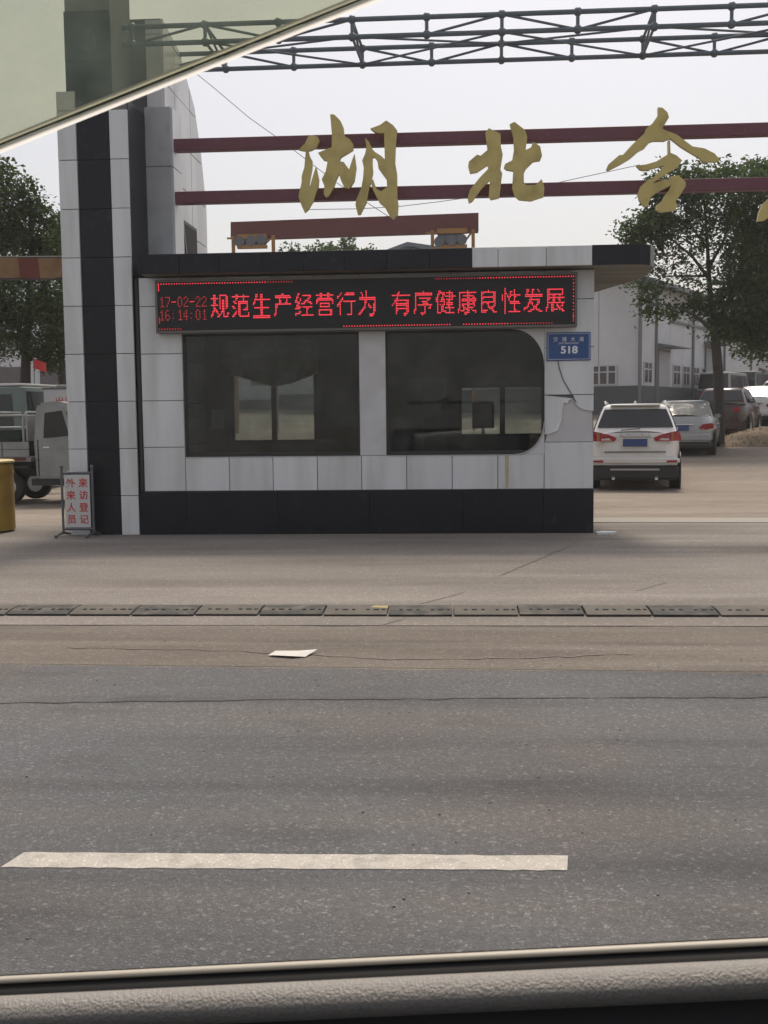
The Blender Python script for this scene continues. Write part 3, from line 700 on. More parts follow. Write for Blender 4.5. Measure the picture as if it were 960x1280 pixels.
# ------------------------------------------------------------------ sign beams and gold characters
for nm, z0, z1, lb in (('sign_beam', 5.14, 5.30, 'upper maroon steel beam behind the gold characters'), ('sign_beam', 4.44, 4.60, 'lower maroon steel beam behind the gold characters')):
    mb = MB(); mb.box(-3.774, 11.5, 14.80, 14.95, z0, z1); o = part(nm, mb, M['maroon'], bevel=.006, bseg=1); tag(o, lb, 'beam', 'maroon beams carrying the gold lettering')
GY = 14.70
def glyph(label, polys, bars):
    cx = sum(p[0] for p in polys[0])/len(polys[0])
    loc = at(cx, 200, GY)
    t = thing('gold_character', label, 'sign letter', (loc.x, GY, 4.4), group='gold characters of the gate sign')
    for k, pl_ in enumerate(polys):
        mb = MB(); pts = [at(x, y, GY) for x, y in pl_]
        mb.prism([(q.x, q.z) for q in pts], 'y', GY-.035-.0025*k, GY+.03+.002*k); part('stroke', mb, M['gold'], t)
    mb = MB()
    for x, y in bars:
        q = at(x, y, GY); mb.box(q.x-.012, q.x+.012, GY+.0, 14.803, q.z-.012, q.z+.012)
    part('bracket', mb, M['stand'], t)
    return t
S = lambda L, x0, y0, s: [(x0+a/s, y0+c_/s) for a, c_ in L]
hu = [[(82, 347), (130, 300), (155, 245), (185, 237), (225, 250), (238, 280), (215, 330), (175, 352), (140, 357), (105, 352)],
 [(136, 345), (155, 350), (165, 395), (185, 430), (184, 480), (172, 545), (160, 612), (168, 618), (190, 540), (213, 470), (222, 510), (235, 570), (230, 620), (190, 735), (150, 800), (127, 817), (108, 775), (80, 700), (105, 590), (105, 545), (125, 480), (132, 400)],
 [(318, 82), (350, 85), (395, 130), (418, 180), (425, 245), (465, 270), (492, 310), (490, 348), (450, 373), (400, 402), (386, 430), (388, 520), (360, 582), (345, 630), (310, 690), (285, 702), (270, 680), (275, 620), (255, 570), (285, 510), (300, 430), (270, 425), (240, 390), (228, 370), (290, 345), (330, 330), (332, 240)],
 [(380, 432), (420, 440), (442, 470), (460, 495), (478, 440), (500, 378), (515, 480), (500, 580), (460, 640), (425, 632), (400, 580), (380, 520)],
 [(580, 258), (612, 293), (635, 345), (636, 400), (635, 450), (640, 520), (625, 580), (610, 640), (590, 740), (545, 830), (525, 833), (508, 760), (515, 720), (550, 640), (565, 560), (570, 480), (558, 430), (580, 380), (590, 330)],
 [(620, 190), (690, 165), (738, 130), (790, 165), (820, 205), (810, 300), (805, 450), (820, 530), (820, 700), (830, 760), (825, 830), (790, 867), (765, 845), (735, 790), (725, 740), (745, 640), (742, 570), (728, 440), (722, 225), (690, 226), (650, 214)],
 [(630, 340), (655, 366), (700, 395), (732, 425), (742, 570), (712, 530), (680, 485), (672, 430), (650, 400), (634, 405)],
 [(618, 585), (640, 570), (665, 640), (700, 662), (748, 625), (750, 800), (715, 765), (690, 745), (660, 690), (640, 650)]]
glyph('gold brush character of three parts, nearest to the black pylon', [S(p, 360, 130, 6) for p in hu], [(390, 178), (418, 180), (488, 180), (380, 242), (450, 242), (490, 242)])
bei = [[(365, 92), (380, 72), (430, 95), (432, 150), (440, 185), (430, 250), (438, 265), (425, 370), (390, 378), (380, 365), (385, 295), (350, 330), (310, 385), (295, 392), (290, 370), (300, 335), (340, 285), (378, 245), (375, 230), (330, 260), (300, 265), (292, 235), (295, 215), (330, 185), (345, 190), (375, 165)],
 [(470, 55), (490, 45), (535, 80), (545, 110), (538, 165), (560, 155), (570, 130), (600, 150), (608, 190), (600, 210), (570, 215), (540, 245), (530, 265), (530, 300), (538, 316), (580, 315), (606, 290), (618, 325), (615, 365), (560, 383), (510, 378), (490, 360), (480, 330), (485, 255), (455, 250), (445, 240), (450, 225), (480, 210), (488, 165), (485, 110)]]
glyph('gold brush character made of two upright strokes, in the middle of the sign', [S(p, 500, 140, 3.4286) for p in bei], [(617, 172), (648, 172), (617, 239), (648, 240)])
he = [[(408, 60), (430, 62), (455, 85), (463, 110), (430, 165), (445, 175), (500, 195), (540, 225), (580, 255), (640, 265), (690, 290), (717, 322), (700, 332), (630, 330), (620, 315), (560, 280), (520, 255), (470, 215), (440, 228), (385, 228), (365, 235), (340, 265), (310, 280), (270, 315), (220, 345), (160, 375), (150, 370), (160, 345), (215, 298), (232, 298), (280, 245), (340, 190), (350, 165), (380, 140), (408, 100)],
 [(300, 352), (350, 345), (400, 330), (440, 305), (470, 287), (500, 300), (528, 325), (505, 360), (460, 385), (400, 425), (380, 440), (368, 425), (400, 395), (440, 350), (380, 365), (340, 375), (320, 372)],
 [(368, 415), (385, 440), (430, 425), (475, 417), (472, 450), (400, 485), (375, 505), (355, 552), (340, 556), (315, 525), (307, 490), (320, 455)],
 [(470, 405), (510, 400), (545, 432), (545, 455), (520, 495), (495, 530), (505, 555), (490, 575), (420, 582), (400, 570), (400, 548), (430, 525), (445, 495), (465, 470), (474, 440)],
 [(458, 226), (468, 226), (469, 292), (459, 292)]]
glyph('gold brush character shaped like a roof over a box, in front of the tree', [S(p, 720, 120, 4) for p in he], [(822, 170), (845, 170), (808, 235), (848, 234)])
li = [[(946, 277), (948, 266), (953, 255), (961, 248), (985, 225), (1003, 195), (1008, 165), (1005, 150), (1020, 145), (1032, 158), (1025, 195), (1005, 235), (975, 262), (955, 276)],
 [(965, 195), (975, 185), (1010, 180), (1050, 172), (1066, 180), (1068, 200), (1060, 240), (1050, 268), (1038, 275), (1028, 262), (1040, 240), (1046, 205), (1040, 195), (1010, 200), (980, 207)]]
glyph('gold brush character of which only a stroke end shows at the right edge', li, [(1015, 165), (1060, 185), (1000, 230)])

# ------------------------------------------------------------------ space truss over the gate
tr = thing('roof_truss', 'blue grey steel space truss with ball joints spanning high over the gate', 'truss', (0, 15.1, 6.4))
FY, RY = 14.5, 15.8; FZ, RZ = (6.45, 6.67), (6.51, 6.735)
FXS = [.64+.97*k for k in range(-5, 9)]; RXS = [.69+.983*k for k in range(-5, 9)]
ballm = None
def ball(x, y, z):
    global ballm
    if ballm is None:
        q = MB(); q.sphere((0, 0, 0), .058, 10); ballm = q.mesh('ball_joint', M['steel'], smooth=True)
    o = bpy.data.objects.new('ball_joint', ballm); COL.objects.link(o); o.parent = tr; o.location = Vector((x, y, z))-tr.location
def bar(name, a, c_, r):
    q = MB(); q.tube([a, c_], r, 8); part(name, q, M['steel'], tr, smooth=True)
for Y, Z, X in ((FY, FZ, FXS), (RY, RZ, RXS)):
    for z in Z: bar('chord', (X[0]-.5, Y, z), (X[-1]+.5, Y, z), .034)
    for i, x in enumerate(X):
        for z in Z: ball(x, Y, z)
        bar('post', (x, Y, Z[0]), (x, Y, Z[1]), .024)
    for i in range(len(X)-1):
        k = i-5
        up = (k % 2 == 0) if Y == FY else (k % 2 == 0)
        if k % 4 in (0, 3) or Y == RY and k % 2 == 0 or Y == FY and k % 4 == 1:
            bar('diagonal', (X[i], Y, Z[1] if up else Z[0]), (X[i+1], Y, Z[0] if up else Z[1]), .018)
for i in range(len(FXS)):
    k = i-5
    if k % 2 == 0:
        bar('cross_strut', (FXS[i], FY, FZ[0]), (RXS[i], RY, RZ[0]), .02); bar('cross_strut', (FXS[i], FY, FZ[1]), (RXS[i], RY, RZ[1]), .02)
        bar('cross_strut', (FXS[i], FY, FZ[1]), (RXS[i], RY, RZ[0]), .016)
        for s_ in (-2, 2):
            j = i+s_
            if 0 <= j < len(FXS): bar('lacing', (FXS[i], FY, FZ[0]) if k % 4 == 0 else (FXS[i], FY, FZ[0]+.002), (RXS[j], RY, RZ[0 if k % 4 == 0 else 1]), .016)
# end plate where the truss meets the fin


# ------------------------------------------------------------------ visitor notice stand
ns = thing('notice_stand', 'free standing grey notice frame with red Chinese lettering beside the pylon', 'notice stand', (-4.895, 13.72, 0))
NY = 13.72
for x in (-5.095, -4.69):
    q = MB(); q.tube([(x, NY, .04), (x, NY, .9)], .017, 8); q.sphere((x, NY, .915), .026, 8); part('post', q, M['stand'], ns, smooth=True)
    q = MB(); q.tube([(x-.03, NY-.2, .025), (x, NY, .06), (x+.03, NY+.16, .025)], .016, 6); q.sphere((x-.03, NY-.2, .025), .024, 8); part('foot', q, M['stand'], ns)
q = MB(); q.tube([(-5.095, NY, .83), (-4.69, NY, .83)], .018, 8); q.tube([(-5.095, NY, .105), (-4.69, NY, .105)], .018, 8); part('rail', q, M['stand'], ns)
q = MB(); q.box(-5.06, -4.725, NY-.01, NY+.01, .125, .81); part('panel', q, M['signwhite'], ns)
q = MB(); q.box(-5.01, -4.93, NY-.025, NY-.005, .845, .865); part('clip', q, M['chrome'], ns)
for i, ch in enumerate('外来人员'): text(ns, 'lettering', ch, (-4.975, NY-.0125, .705-.158*i), .125, M['red_print'], thick=.004, bold=.0012)
for i, ch in enumerate('来访登记'): text(ns, 'lettering', ch, (-4.81, NY-.0125, .705-.158*i), .125, M['red_print'], thick=.004, bold=.0012)

# ------------------------------------------------------------------ yellow gate cabinet
gc = thing('litter_bin', 'round yellow metal bin with lid coloured bright as if sunlit at the left edge of the driveway', 'bin', (-6.41, 14.4, 0))
q = MB(); q.lathe([(.001, .03), (.365, .03), (.365, .93), (.34, .94), (.34, .95), (.001, .95)], (-6.41, 14.4, 0), 'z', 40); part('body', q, M['yellow'], gc, smooth=True)
q = MB(); q.lathe([(.001, .951), (.385, .951), (.385, .975), (.36, .99), (.001, 1.0)], (-6.41, 14.4, 0), 'z', 40); part('lid', q, M['sunlit_lid'], gc, smooth=True)
q = MB(); q.lathe([(.001, 0), (.34, 0), (.34, .029), (.001, .029)], (-6.41, 14.4, 0), 'z', 32); part('base', q, M['car_black'], gc)
q = MB(); q.lathe([(.366, .80), (.374, .80), (.374, .83), (.366, .83)], (-6.41, 14.4, 0), 'z', 40); part('band', q, M['yellow'], gc, smooth=True)
q = MB(); q.box(-6.61, -6.28, 14.02, 14.06, .72, .82); part('slot', q, M['car_black'], gc)

# ------------------------------------------------------------------ cars
_wheel = {}
def wheel_parts(parent, x, y, r, wd, side, rimmat='rim'):
    key = (round(r, 3), wd)
    if key not in _wheel:
        a = MB(); a.lathe([(r*.62, -wd/2), (r*.93, -wd/2), (r, -wd/2+.03), (r, wd/2-.03), (r*.93, wd/2), (r*.62, wd/2)], (0, 0, 0), 'x', 24)
        c_ = MB(); c_.lathe([(.001, wd*.36), (r*.15, wd*.36), (r*.2, wd*.28), (r*.55, wd*.33), (r*.63, wd*.45), (r*.63, -wd*.4), (.001, -wd*.4)], (0, 0, 0), 'x', 20)
        _wheel[key] = (a.mesh('tyre', M['rubber'], smooth=True), c_.mesh('rim', M[rimmat], smooth=True))
    tm, rm = _wheel[key]
    o = bpy.data.objects.new('wheel', tm); COL.objects.link(o); o.parent = parent; o.location = (x, y, r)
    o.rotation_euler = (0, 0, 0 if side > 0 else math.pi)
    q = bpy.data.objects.new('rim', rm); COL.objects.link(q); q.parent = o

def car(name, label, loc, heading, L, W, H, paint, style='suv', group=None, sill=.2, plate='', detail=True, cat='car', roofmat=None):
    """car seen from behind: local rear bumper at y=0, front towards +y"""
    t = thing(name, label, cat, loc, heading, group)
    hw = W/2; P = M[paint]
    if style == 'suv': belt, roof_h, y0b, y0r, y1r, y1b, deck = .655*H, H, .10, .52, L*.60, L*.76, False
    elif style == 'sedan': belt, roof_h, y0b, y0r, y1r, y1b, deck = .665*H, H, .82, 1.62, L*.56, L*.73, True
    else: belt, roof_h, y0b, y0r, y1r, y1b, deck = .52*H, H, .04, .16, L*.84, L*.95, False
    # lower hull: rows from sill to shoulder, stations along y
    rows_def = [(sill, .86, .10), (sill+.08, .94, .03), (.46*belt+sill*.4, .985, .0), (.72*belt, 1.0, .03), (.92*belt, .975, .06), (belt, .93, .12)]
    if style == 'suv': rows_def = rows_def[:4]+[(.92*belt, .975, .03), (belt, .93, .06)]
    nst = 28; rows = []
    def plan(t_, yb):   # half width factor along the body
        e = abs(2*t_-1)
        return (1-.30*e**7)*(1-.06*e**2)
    for z, wf, inset_ in rows_def:
        row = []
        for i in range(nst+1):
            tt = .5-.5*math.cos(math.pi*i/nst)
            y = inset_+tt*(L-2*inset_)
            zz = z
            if z > .6*belt and style != 'van':
                zz = z-(.16 if z >= belt*.99 else .07)*max(0, (tt-.74)/.26)**1.3
                if deck and z >= belt*.99: zz += .045*max(0, 1-tt/.16)
            row.append((hw*wf*plan(tt, 0), y, zz))
        rows.append(row)
    body = MB()
    full = [r+[(-x, y, z) for x, y, z in r[::-1]] for r in rows]
    body.grid(full, wrap=True)
    top = full[-1]; nn = len(top)
    half = nn//2
    crown = [[top[i] for i in range(half)], [(top[i][0]*.5, top[i][1], top[i][2]+.035) for i in range(half)], [(0, top[i][1], top[i][2]+.045) for i in range(half)],
             [(-top[i][0]*.5, top[i][1], top[i][2]+.035) for i in range(half)], [(-top[i][0], top[i][1], top[i][2]) for i in range(half)]]
    body.grid(crown)
    body.quad_faces(full[0], [tuple(range(nn))])
    bo = part('body', body, P, t, wld=False, smooth=True)
    # cabin: bulged tapered hull
    def hull(s, a):      # s 0 belt..1 roof edge ; a 0 rear ..1 front -> y, halfwidth
        y0 = y0b+(y0r-y0b)*s; y1 = y1b+(y1r-y1b)*s
        wdt = hw*(.905+(.70 if style != 'van' else .84)*0-.205*s**1.25) if style != 'van' else hw*(.92-.06*s)
        z = belt-.02+(roof_h-.07-belt+.02)*s
        return y0+(y1-y0)*a, wdt, z
    cab = MB(); crow = []
    SS = [0, .25, .5, .75, .93, 1]
    for s in SS:
        y0, wdt, z = hull(s, 0); y1 = hull(s, 1)[0]
        lp = []
        rc = .05
        for k in range(7): lp.append((wdt-.02*((k-3)/3)**4, y0+rc+(y1-y0-2*rc)*k/6, z))
        lp += [(wdt-.05, y1, z), (0, y1+.05, z), (-wdt+.05, y1, z)]
        lp += [(-x, y, zz) for x, y, zz in lp[6::-1]]
        lp += [(-wdt+.05, y0, z), (0, y0-.03, z), (wdt-.05, y0, z)]
        crow.append(lp)
    y0, wdt, z = hull(1, 0); y1 = hull(1, 1)[0]
    def shrink(lp, k, dz):
        cy = (y0+y1)/2; return [(x*k, cy+(y-cy)*k, zz+dz) for x, y, zz in lp]
    crow.append(shrink(crow[-1], .94, .035)); crow.append(shrink(crow[-2], .75, .06)); crow.append(shrink(crow[-3], .3, .07))
    cab.grid(crow, wrap=True); cab.quad_faces(crow[-1], [tuple(range(len(crow[-1])))])
    part('cabin', cab, P, t, wld=False, smooth=True)
    if roofmat:
        q = MB(); q.box(-hw*.80, hw*.80, y0r+.1, y1r-.1, roof_h-.02, roof_h+.03); part('roof_panel', q, M[roofmat], t, wld=False, bevel=.02)
    # glass: patches a little proud of the cabin
    def patch(nm, fn, n1=6, n2=4, mt_='car_glass'):
        q = MB(); A = [[fn(i/n1, j/n2) for i in range(n1+1)] for j in range(n2+1)]
        q.grid(A); return part(nm, q, M[mt_], t, wld=False, smooth=True)
    def rear(u, v):
        s = .24+.66*v if style == 'suv' else .08+.84*v
        y0, wdt, z = hull(s, 0); x = (2*u-1)*(wdt-.062)
        yb = y0+.012 - .03*(1-min(1, abs(x)/(wdt-.05)))
        return (x, yb-.034, z)
    patch('rear_window', rear, 12, 4, 'car_glass_sky' if style == 'sedan' and paint == 'car_silver' else 'car_glass')
    def front(u, v):
        s = .08+.84*v; y1, wdt, z = hull(s, 1); x = (2*u-1)*(wdt-.1)
        return (x, y1+.012+.05*(1-min(1, abs(x)/(wdt-.05))), z)
    patch('windscreen', front)
    for sd_ in (1, -1):
        for (a0, a1) in ((.10, .36), (.385, .63), (.655, .86)) if style != 'van' else ((.08, .36), (.38, .66), (.70, .93)):
            def side(u, v, a0=a0, a1=a1, sd_=sd_):
                s = .12+.74*v; a = a0+(a1-a0)*u
                if style != 'van': a = min(max(a, .06+.02*v), .94-.02*v)
                y, wdt, z = hull(s, a); return (sd_*(wdt+.012), y, z)
            patch('side_window', side, 4, 3)
    r = .345 if style != 'sedan' else .32
    for yy_ in (.86, L-.92):
        for sd_ in (1, -1):
            wheel_parts(t, sd_*(hw-.12), yy_, r, .22, sd_)
            q = MB(); q.lathe([(r*1.02, -.01), (r*1.16, -.01), (r*1.16, .012), (r*1.02, .012)], (sd_*(hw*.985-.005), yy_, r), 'x', 20); part('wheel_arch', q, M['car_black'], t, wld=False)
    if not detail: 
        for sd_ in (1, -1):
            q = MB(); q.box(sd_*hw*.58-.12, sd_*hw*.58+.12, -.02, .12, belt*.74, belt*.9); part('tail_lamp', q, M['lamp_red'], t, wld=False, bevel=.02)
        q = MB(); q.box(-hw*.9, hw*.9, -.03, .2, sill+.02, sill+.22); part('bumper', q, P, t, wld=False, bevel=.04)
        return t
    if style == 'suv':
        q = MB(); q.box(-hw*.93, hw*.93, -.06, .35, sill+.0, .50); part('bumper', q, M['car_black'], t, wld=False, bevel=.05, bseg=3)
        q = MB(); q.box(-hw*.94, hw*.94, -.05, .3, .505, .68); part('bumper', q, P, t, wld=False, bevel=.05, bseg=3, label='painted upper bumper')
        q = MB(); q.box(-.48, .48, -.072, -.055, .40, .435); part('skid_trim', q, M['alu'], t, wld=False)
        for x in (-.42, .42):
            q = MB(); q.lathe([(.001, .0), (.03, 0), (.035, -.09), (.028, -.09), (.025, -.02), (.001, -.02)], (x, -.03, .245), 'y', 12); part('exhaust', q, M['chrome'], t, wld=False)
        # tail lamps wrap the corner
        for sd_ in (1, -1):
            pts = [(.36, 1.05), (.52, 1.115), (.72, 1.165), (.845, 1.185), (.888, 1.10), (.905, .985), (.70, .985), (.40, .985)]
            q = MB(); n = len(pts)
            ring = []
            for x, z in pts: ring.append((sd_*x, -.012+.14*max(0, (x-.66)/.25)**1.6, z))
            ring2 = [(x*.98, y+.16, z) for x, y, z in ring]
            q.quad_faces(ring+ring2, [tuple(range(n))]+[(i, (i+1) % n, (i+1) % n+n, i+n) for i in range(n)])
            tl = part('tail_lamp', q, M['lamp_red'], t, wld=False)
            q = MB(); q.prism([(sd_*.46, 1.0), (sd_*.66, 1.0), (sd_*.66, 1.03), (sd_*.52, 1.045)], 'y', -.018, -.005); part('lens', q, M['lamp_clear'], tl, wld=False)
            q = MB(); q.prism([(sd_*.70, .99), (sd_*.755, .99), (sd_*.755, 1.165), (sd_*.70, 1.15)], 'y', -.012, .03); part('lens', q, M['lamp_amber'], tl, wld=False)
            q = MB(); q.box(sd_*.72-.10, sd_*.72+.10, -.068, -.058, .56, .60); part('reflector', q, M['lamp_red'], t, wld=False)
            q = MB(); q.tube([(sd_*hw*.63, .62, roof_h-.03), (sd_*hw*.655, .78, roof_h+.035), (sd_*hw*.665, 2.3, roof_h+.045), (sd_*hw*.62, 2.6, roof_h-.01)], .022, 8); part('roof_rail', q, M['alu'], t, wld=False, smooth=True)
        q = MB(); q.box(-.285, .285, -.008, .06, .845, 1.07); part('plate_recess', q, P, t, wld=False, bevel=.02)
        q = MB(); q.box(-.24, .24, -.018, -.006, .875, 1.03); pn = part('number_plate', q, M['plate_num'], t, wld=False)
        q = MB(); q.box(-.31, .31, -.022, .02, 1.075, 1.10); part('tailgate_strip', q, M['chrome'], t, wld=False)
        q = MB(); q.prism([(-hw*.64, .40+.36), (hw*.64, .76), (hw*.66, .77), (hw*.66, .775), (-hw*.66, .775), (-hw*.66, .77)], 'y', -.006, .02); part('tailgate_seam', q, M['car_black'], t, wld=False)
        for i, ch in enumerate(plate): 
            o = text(t, 'lettering', ch, (0, 0, 0), .06, M['alu'], thick=.01); o.location = ((i-2)*.135, .028, 1.125)
        q = MB(); q.box(-.5, .5, .40, .60, roof_h-.055, roof_h-.03); part('spoiler', q, P, t, wld=False, bevel=.012)
        q = MB(); q.prism([(-.04, roof_h), (.04, roof_h), (.0, roof_h+.07)], 'y', .9, .93); part('aerial_fin', q, P, t, wld=False)
        q = MB(); q.tube([(-.28, .05, belt+.06), (.1, .10, belt+.09)], .012, 6); part('wiper', q, M['car_black'], t, wld=False)
    else:
        q = MB(); q.box(-hw*.92, hw*.92, -.04, .3, sill, .36); part('bumper', q, M['car_black'], t, wld=False, bevel=.05, bseg=3)
        q = MB(); q.box(-hw*.93, hw*.93, -.05, .25, .365, .60); part('bumper', q, P, t, wld=False, bevel=.05, bseg=3, label='painted upper bumper')
        for sd_ in (1, -1):
            pts = [(.50, .76), (.60, .83), (.80, .86), (.88, .84), (.88, .72), (.70, .69), (.52, .70)]
            ring = [(sd_*x, -.01+.22*max(0, (x-.62)/.26)**1.5, z) for x, z in pts]; n = len(pts)
            ring2 = [(x*.98, y+.14, z) for x, y, z in ring]
            q = MB(); q.quad_faces(ring+ring2, [tuple(range(n))]+[(i, (i+1) % n, (i+1) % n+n, i+n) for i in range(n)]); part('tail_lamp', q, M['lamp_red'], t, wld=False)
        q = MB(); q.box(-.24, .24, -.012, .02, .66, .80); part('number_plate', q, M['plate_num'], t, wld=False)
        q = MB(); q.box(-.36, .36, -.016, .02, .82, .845); part('trunk_strip', q, M['chrome'], t, wld=False)
    for sd_ in (1, -1):
        q = MB(); q.box(sd_*(hw*.97-.03)-.08, sd_*(hw*.97-.03)+.08, y1b-.62, y1b-.53, belt-.01, belt+.11); part('wing_mirror', q, P, t, wld=False, bevel=.03)
        for yy_ in (L*.36, L*.56):
            q = MB(); q.box(sd_*hw*.99-.012, sd_*hw*.99+.012, yy_, yy_+.2, belt*.82, belt*.85); part('door_handle', q, M['chrome'], t, wld=False)
    return t
G = 'cars parked in the factory yard'
car('parked_car', 'white SUV with dark rear window and roof rails, parked nearest to the booth', (3.62, 22.0, zg(22)), R_(-9), 4.6, 1.86, 1.75, 'car_white', 'suv', G, plate='HAVAL')
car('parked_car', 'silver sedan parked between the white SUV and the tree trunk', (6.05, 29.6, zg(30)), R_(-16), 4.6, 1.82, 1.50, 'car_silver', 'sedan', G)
car('parked_car', 'dark maroon hatchback parked behind the tree trunk', (8.75, 36.4, zg(37)), R_(-22), 4.2, 1.78, 1.60, 'car_red', 'suv', G, detail=False)
car('parked_car', 'white saloon with tinted rear window parked beyond the soil mound', (11.15, 41.5, zg(42)), R_(-24), 4.5, 1.80, 1.52, 'car_white', 'sedan', G)
car('parked_car', 'white hatchback cut off by the right edge of the photo', (13.15, 45.0, zg(46)), R_(-24), 4.3, 1.80, 1.60, 'car_white', 'suv', G, detail=False)
car('parked_van', 'small grey van standing far off against the factory wall', (12.5, 53.5, zg(54)), R_(-29), 4.2, 1.7, 1.85, 'car_grey', 'van', 'vans far back in the yard', detail=False, cat='van')
car('parked_van', 'small dark green van with white roof line far behind the tree trunk', (14.7, 57.0, zg(57)), R_(-29), 4.2, 1.7, 1.85, 'car_green', 'van', 'vans far back in the yard', detail=False, cat='van')
# vehicles behind the little truck
car('parked_van', 'dark green van with white roof parked right behind the grey truck', (-8.95, 23.6, zg(25)), R_(80), 4.8, 1.85, 2.22, 'car_green', 'van', 'vans behind the grey truck', detail=False, cat='van', roofmat='car_white')
car('parked_van', 'grey van whose white roof shows between the green van and the pylon', (-9.9, 28.4, zg(29)), R_(20), 4.6, 1.8, 2.1, 'car_grey', 'van', 'vans behind the grey truck', detail=False, cat='van', roofmat='car_white')

# ------------------------------------------------------------------ small grey truck (faces right)
tk = thing('pickup_truck', 'small grey flatbed truck half hidden behind the pylon', 'truck', (-7.3, 20.0, 0), 0)
TX = -7.3; TY0, TY1 = 19.25, 20.75
def tb(name, poly, y0, y1, mat, bev=0, par=None, **k):
    q = MB(); q.prism(poly, 'y', y0, y1); return part(name, q, M[mat], par or tk, bevel=bev, smooth=bool(bev), **k)
# cab side profile in x,z ; front at right
cabp = [(-7.62, .42), (-7.66, 1.10), (-7.60, 1.72), (-7.55, 1.84), (-7.2, 1.87), (-6.72, 1.76), (-6.45, 1.30), (-6.10, 1.08), (-5.98, .85), (-5.98, .40)]
tb('cab', cabp, TY0, TY1, 'truck_paint', .05)
winp = [(-7.46, 1.20), (-7.42, 1.66), (-7.10, 1.70), (-6.98, 1.24)]
tb('side_window', winp, TY0-.008, TY0+.03, 'car_glass')
tb('quarter_window', [(-6.93, 1.24), (-7.02, 1.68), (-6.82, 1.66), (-6.6, 1.26)], TY0-.008, TY0+.03, 'car_glass')
dr = tb('door', [(-7.55, .50), (-7.56, 1.16), (-6.62, 1.16), (-6.58, .9), (-6.78, .5)], TY0-.016, TY0+.03, 'truck_paint', .012)
tb('handle', [(-7.46, 1.02), (-7.34, 1.02), (-7.34, 1.05), (-7.46, 1.05)], TY0-.04, TY0-.017, 'chrome', 0, dr)
tb('windscreen', [(-6.74, 1.74), (-6.70, 1.76), (-6.44, 1.30), (-6.48, 1.29)], TY0+.14, TY1-.14, 'car_glass')
# bed
tb('bed', [(-10.2, .78), (-10.2, .86), (-7.70, .86), (-7.70, .78)], TY0-.02, TY1+.02, 'truck_paint')
for y0, y1 in ((TY0-.05, TY0-.02), (TY1+.02, TY1+.05)):
    for z0, z1 in ((.865, 1.0), (1.005, 1.14)):
        tb('side_board', [(-10.2, z0), (-10.2, z1), (-7.72, z1), (-7.72, z0)], y0, y1, 'truck_paint', .01)
q = MB()
for a_, b_ in (((-7.565, .5), (-7.565, 1.17)), ((-6.60, .95), (-6.60, 1.17))): q.box(a_[0]-.006, a_[0]+.006, TY0-.019, TY0-.002, a_[1], b_[1])
q.box(-7.6, -6.1, TY0-.012, TY0-.001, .80, .815)
part('seam', q, M['car_black'], tk)
tb('cargo_cover', [(-10.15, .87), (-10.15, 1.30), (-7.9, 1.36), (-7.86, .87)], TY0+.12, TY1-.1, 'tarp', .04)
q = MB()
for x in (-9.9, -9.3, -8.75, -8.22): q.box(x-.012, x+.012, TY0-.058, TY0-.051, .87, 1.14)
part('latch_strip', q, M['stand'], tk)
q = MB(); q.box(-9.6, -7.8, TY0-.056, TY0-.03, .80, .85); part('reflective_strip', q, M['banner_red'], tk)
# headboard hoop behind the cab and bed rails
q = MB(); hy0, hy1 = TY0+.05, TY1-.05
for x in (-7.85, -8.45, -9.4):
    q.tube([(x, hy0, 1.1), (x, hy0, 1.55), (x+.03, hy0+.1, 1.68), (x+.03, hy1-.1, 1.68), (x, hy1, 1.55), (x, hy1, 1.1)], .024, 6)
for z in (1.40, 1.62):
    for y in (hy0, hy1): q.tube([(-10.1, y, z), (-7.85, y, z)], .018, 6)
part('stake_rail', q, M['truck_paint'], tk, smooth=True)
tb('headboard', [(-7.80, 1.15), (-7.80, 1.62), (-7.77, 1.62), (-7.77, 1.15)], hy0, hy1, 'truck_paint')
tb('chassis', [(-10.1, .5), (-10.1, .77), (-7.0, .77), (-7.0, .5)], TY0+.3, TY1-.3, 'car_black')
tb('bumper_step', [(-7.72, .34), (-7.72, .46), (-6.4, .46), (-6.4, .34)], TY0+.02, TY0+.2, 'car_black')
for x in (-8.18, -6.62):
    for y, sd_ in ((TY0+.1, -1), (TY1-.1, 1)):
        q = MB(); r = .31; q.lathe([(r*.55, -.09), (r*.93, -.09), (r, -.06), (r, .06), (r*.93, .09), (r*.55, .09)], (x, y, r), 'y', 22); wv = part('wheel', q, M['rubber'], tk, smooth=True)
        q = MB(); q.lathe([(.001, .04*sd_), (r*.25, .045*sd_), (r*.5, .02*sd_), (r*.56, .085*sd_), (r*.56, -.05*sd_), (.001, -.05*sd_)], (x, y, r), 'y', 18); part('rim', q, M['rim'], wv, smooth=True)
q = MB(); q.box(-8.65, -7.75, TY0-.02, TY0+.2, .66, .70); part('mudguard', q, M['car_black'], tk)

# white board with red characters behind the truck, and the red flag
nb = thing('notice_board', 'white notice board with red characters seen behind the truck cab', 'notice board', (-8.6, 23.2, 0))
q = MB(); q.box(-8.95, -8.1, 23.2, 23.23, 1.5, 2.2); part('panel', q, M['signwhite'], nb)
q = MB(); q.box(-8.98, -8.07, 23.19, 23.24, 2.2, 2.24); part('cap', q, M['stand'], nb)
for x in (-8.9, -8.15):
    q = MB(); q.box(x-.02, x+.02, 23.24, 23.28, 0, 2.2); part('leg', q, M['stand'], nb)
for i, ch in enumerate('出厂'): text(nb, 'lettering', ch, (-8.60+i*.22, 23.197, 1.94), .22, M['red_print'], thick=.004)
fg = thing('flag', 'small red flag on a thin pole in front of the left tree', 'flag', (-10.6, 27.2, 0))
q = MB(); q.tube([(-10.72, 27.2, zg(27.2)-.02), (-10.72, 27.2, 3.15)], .012, 6); part('pole', q, M['stand'], fg)
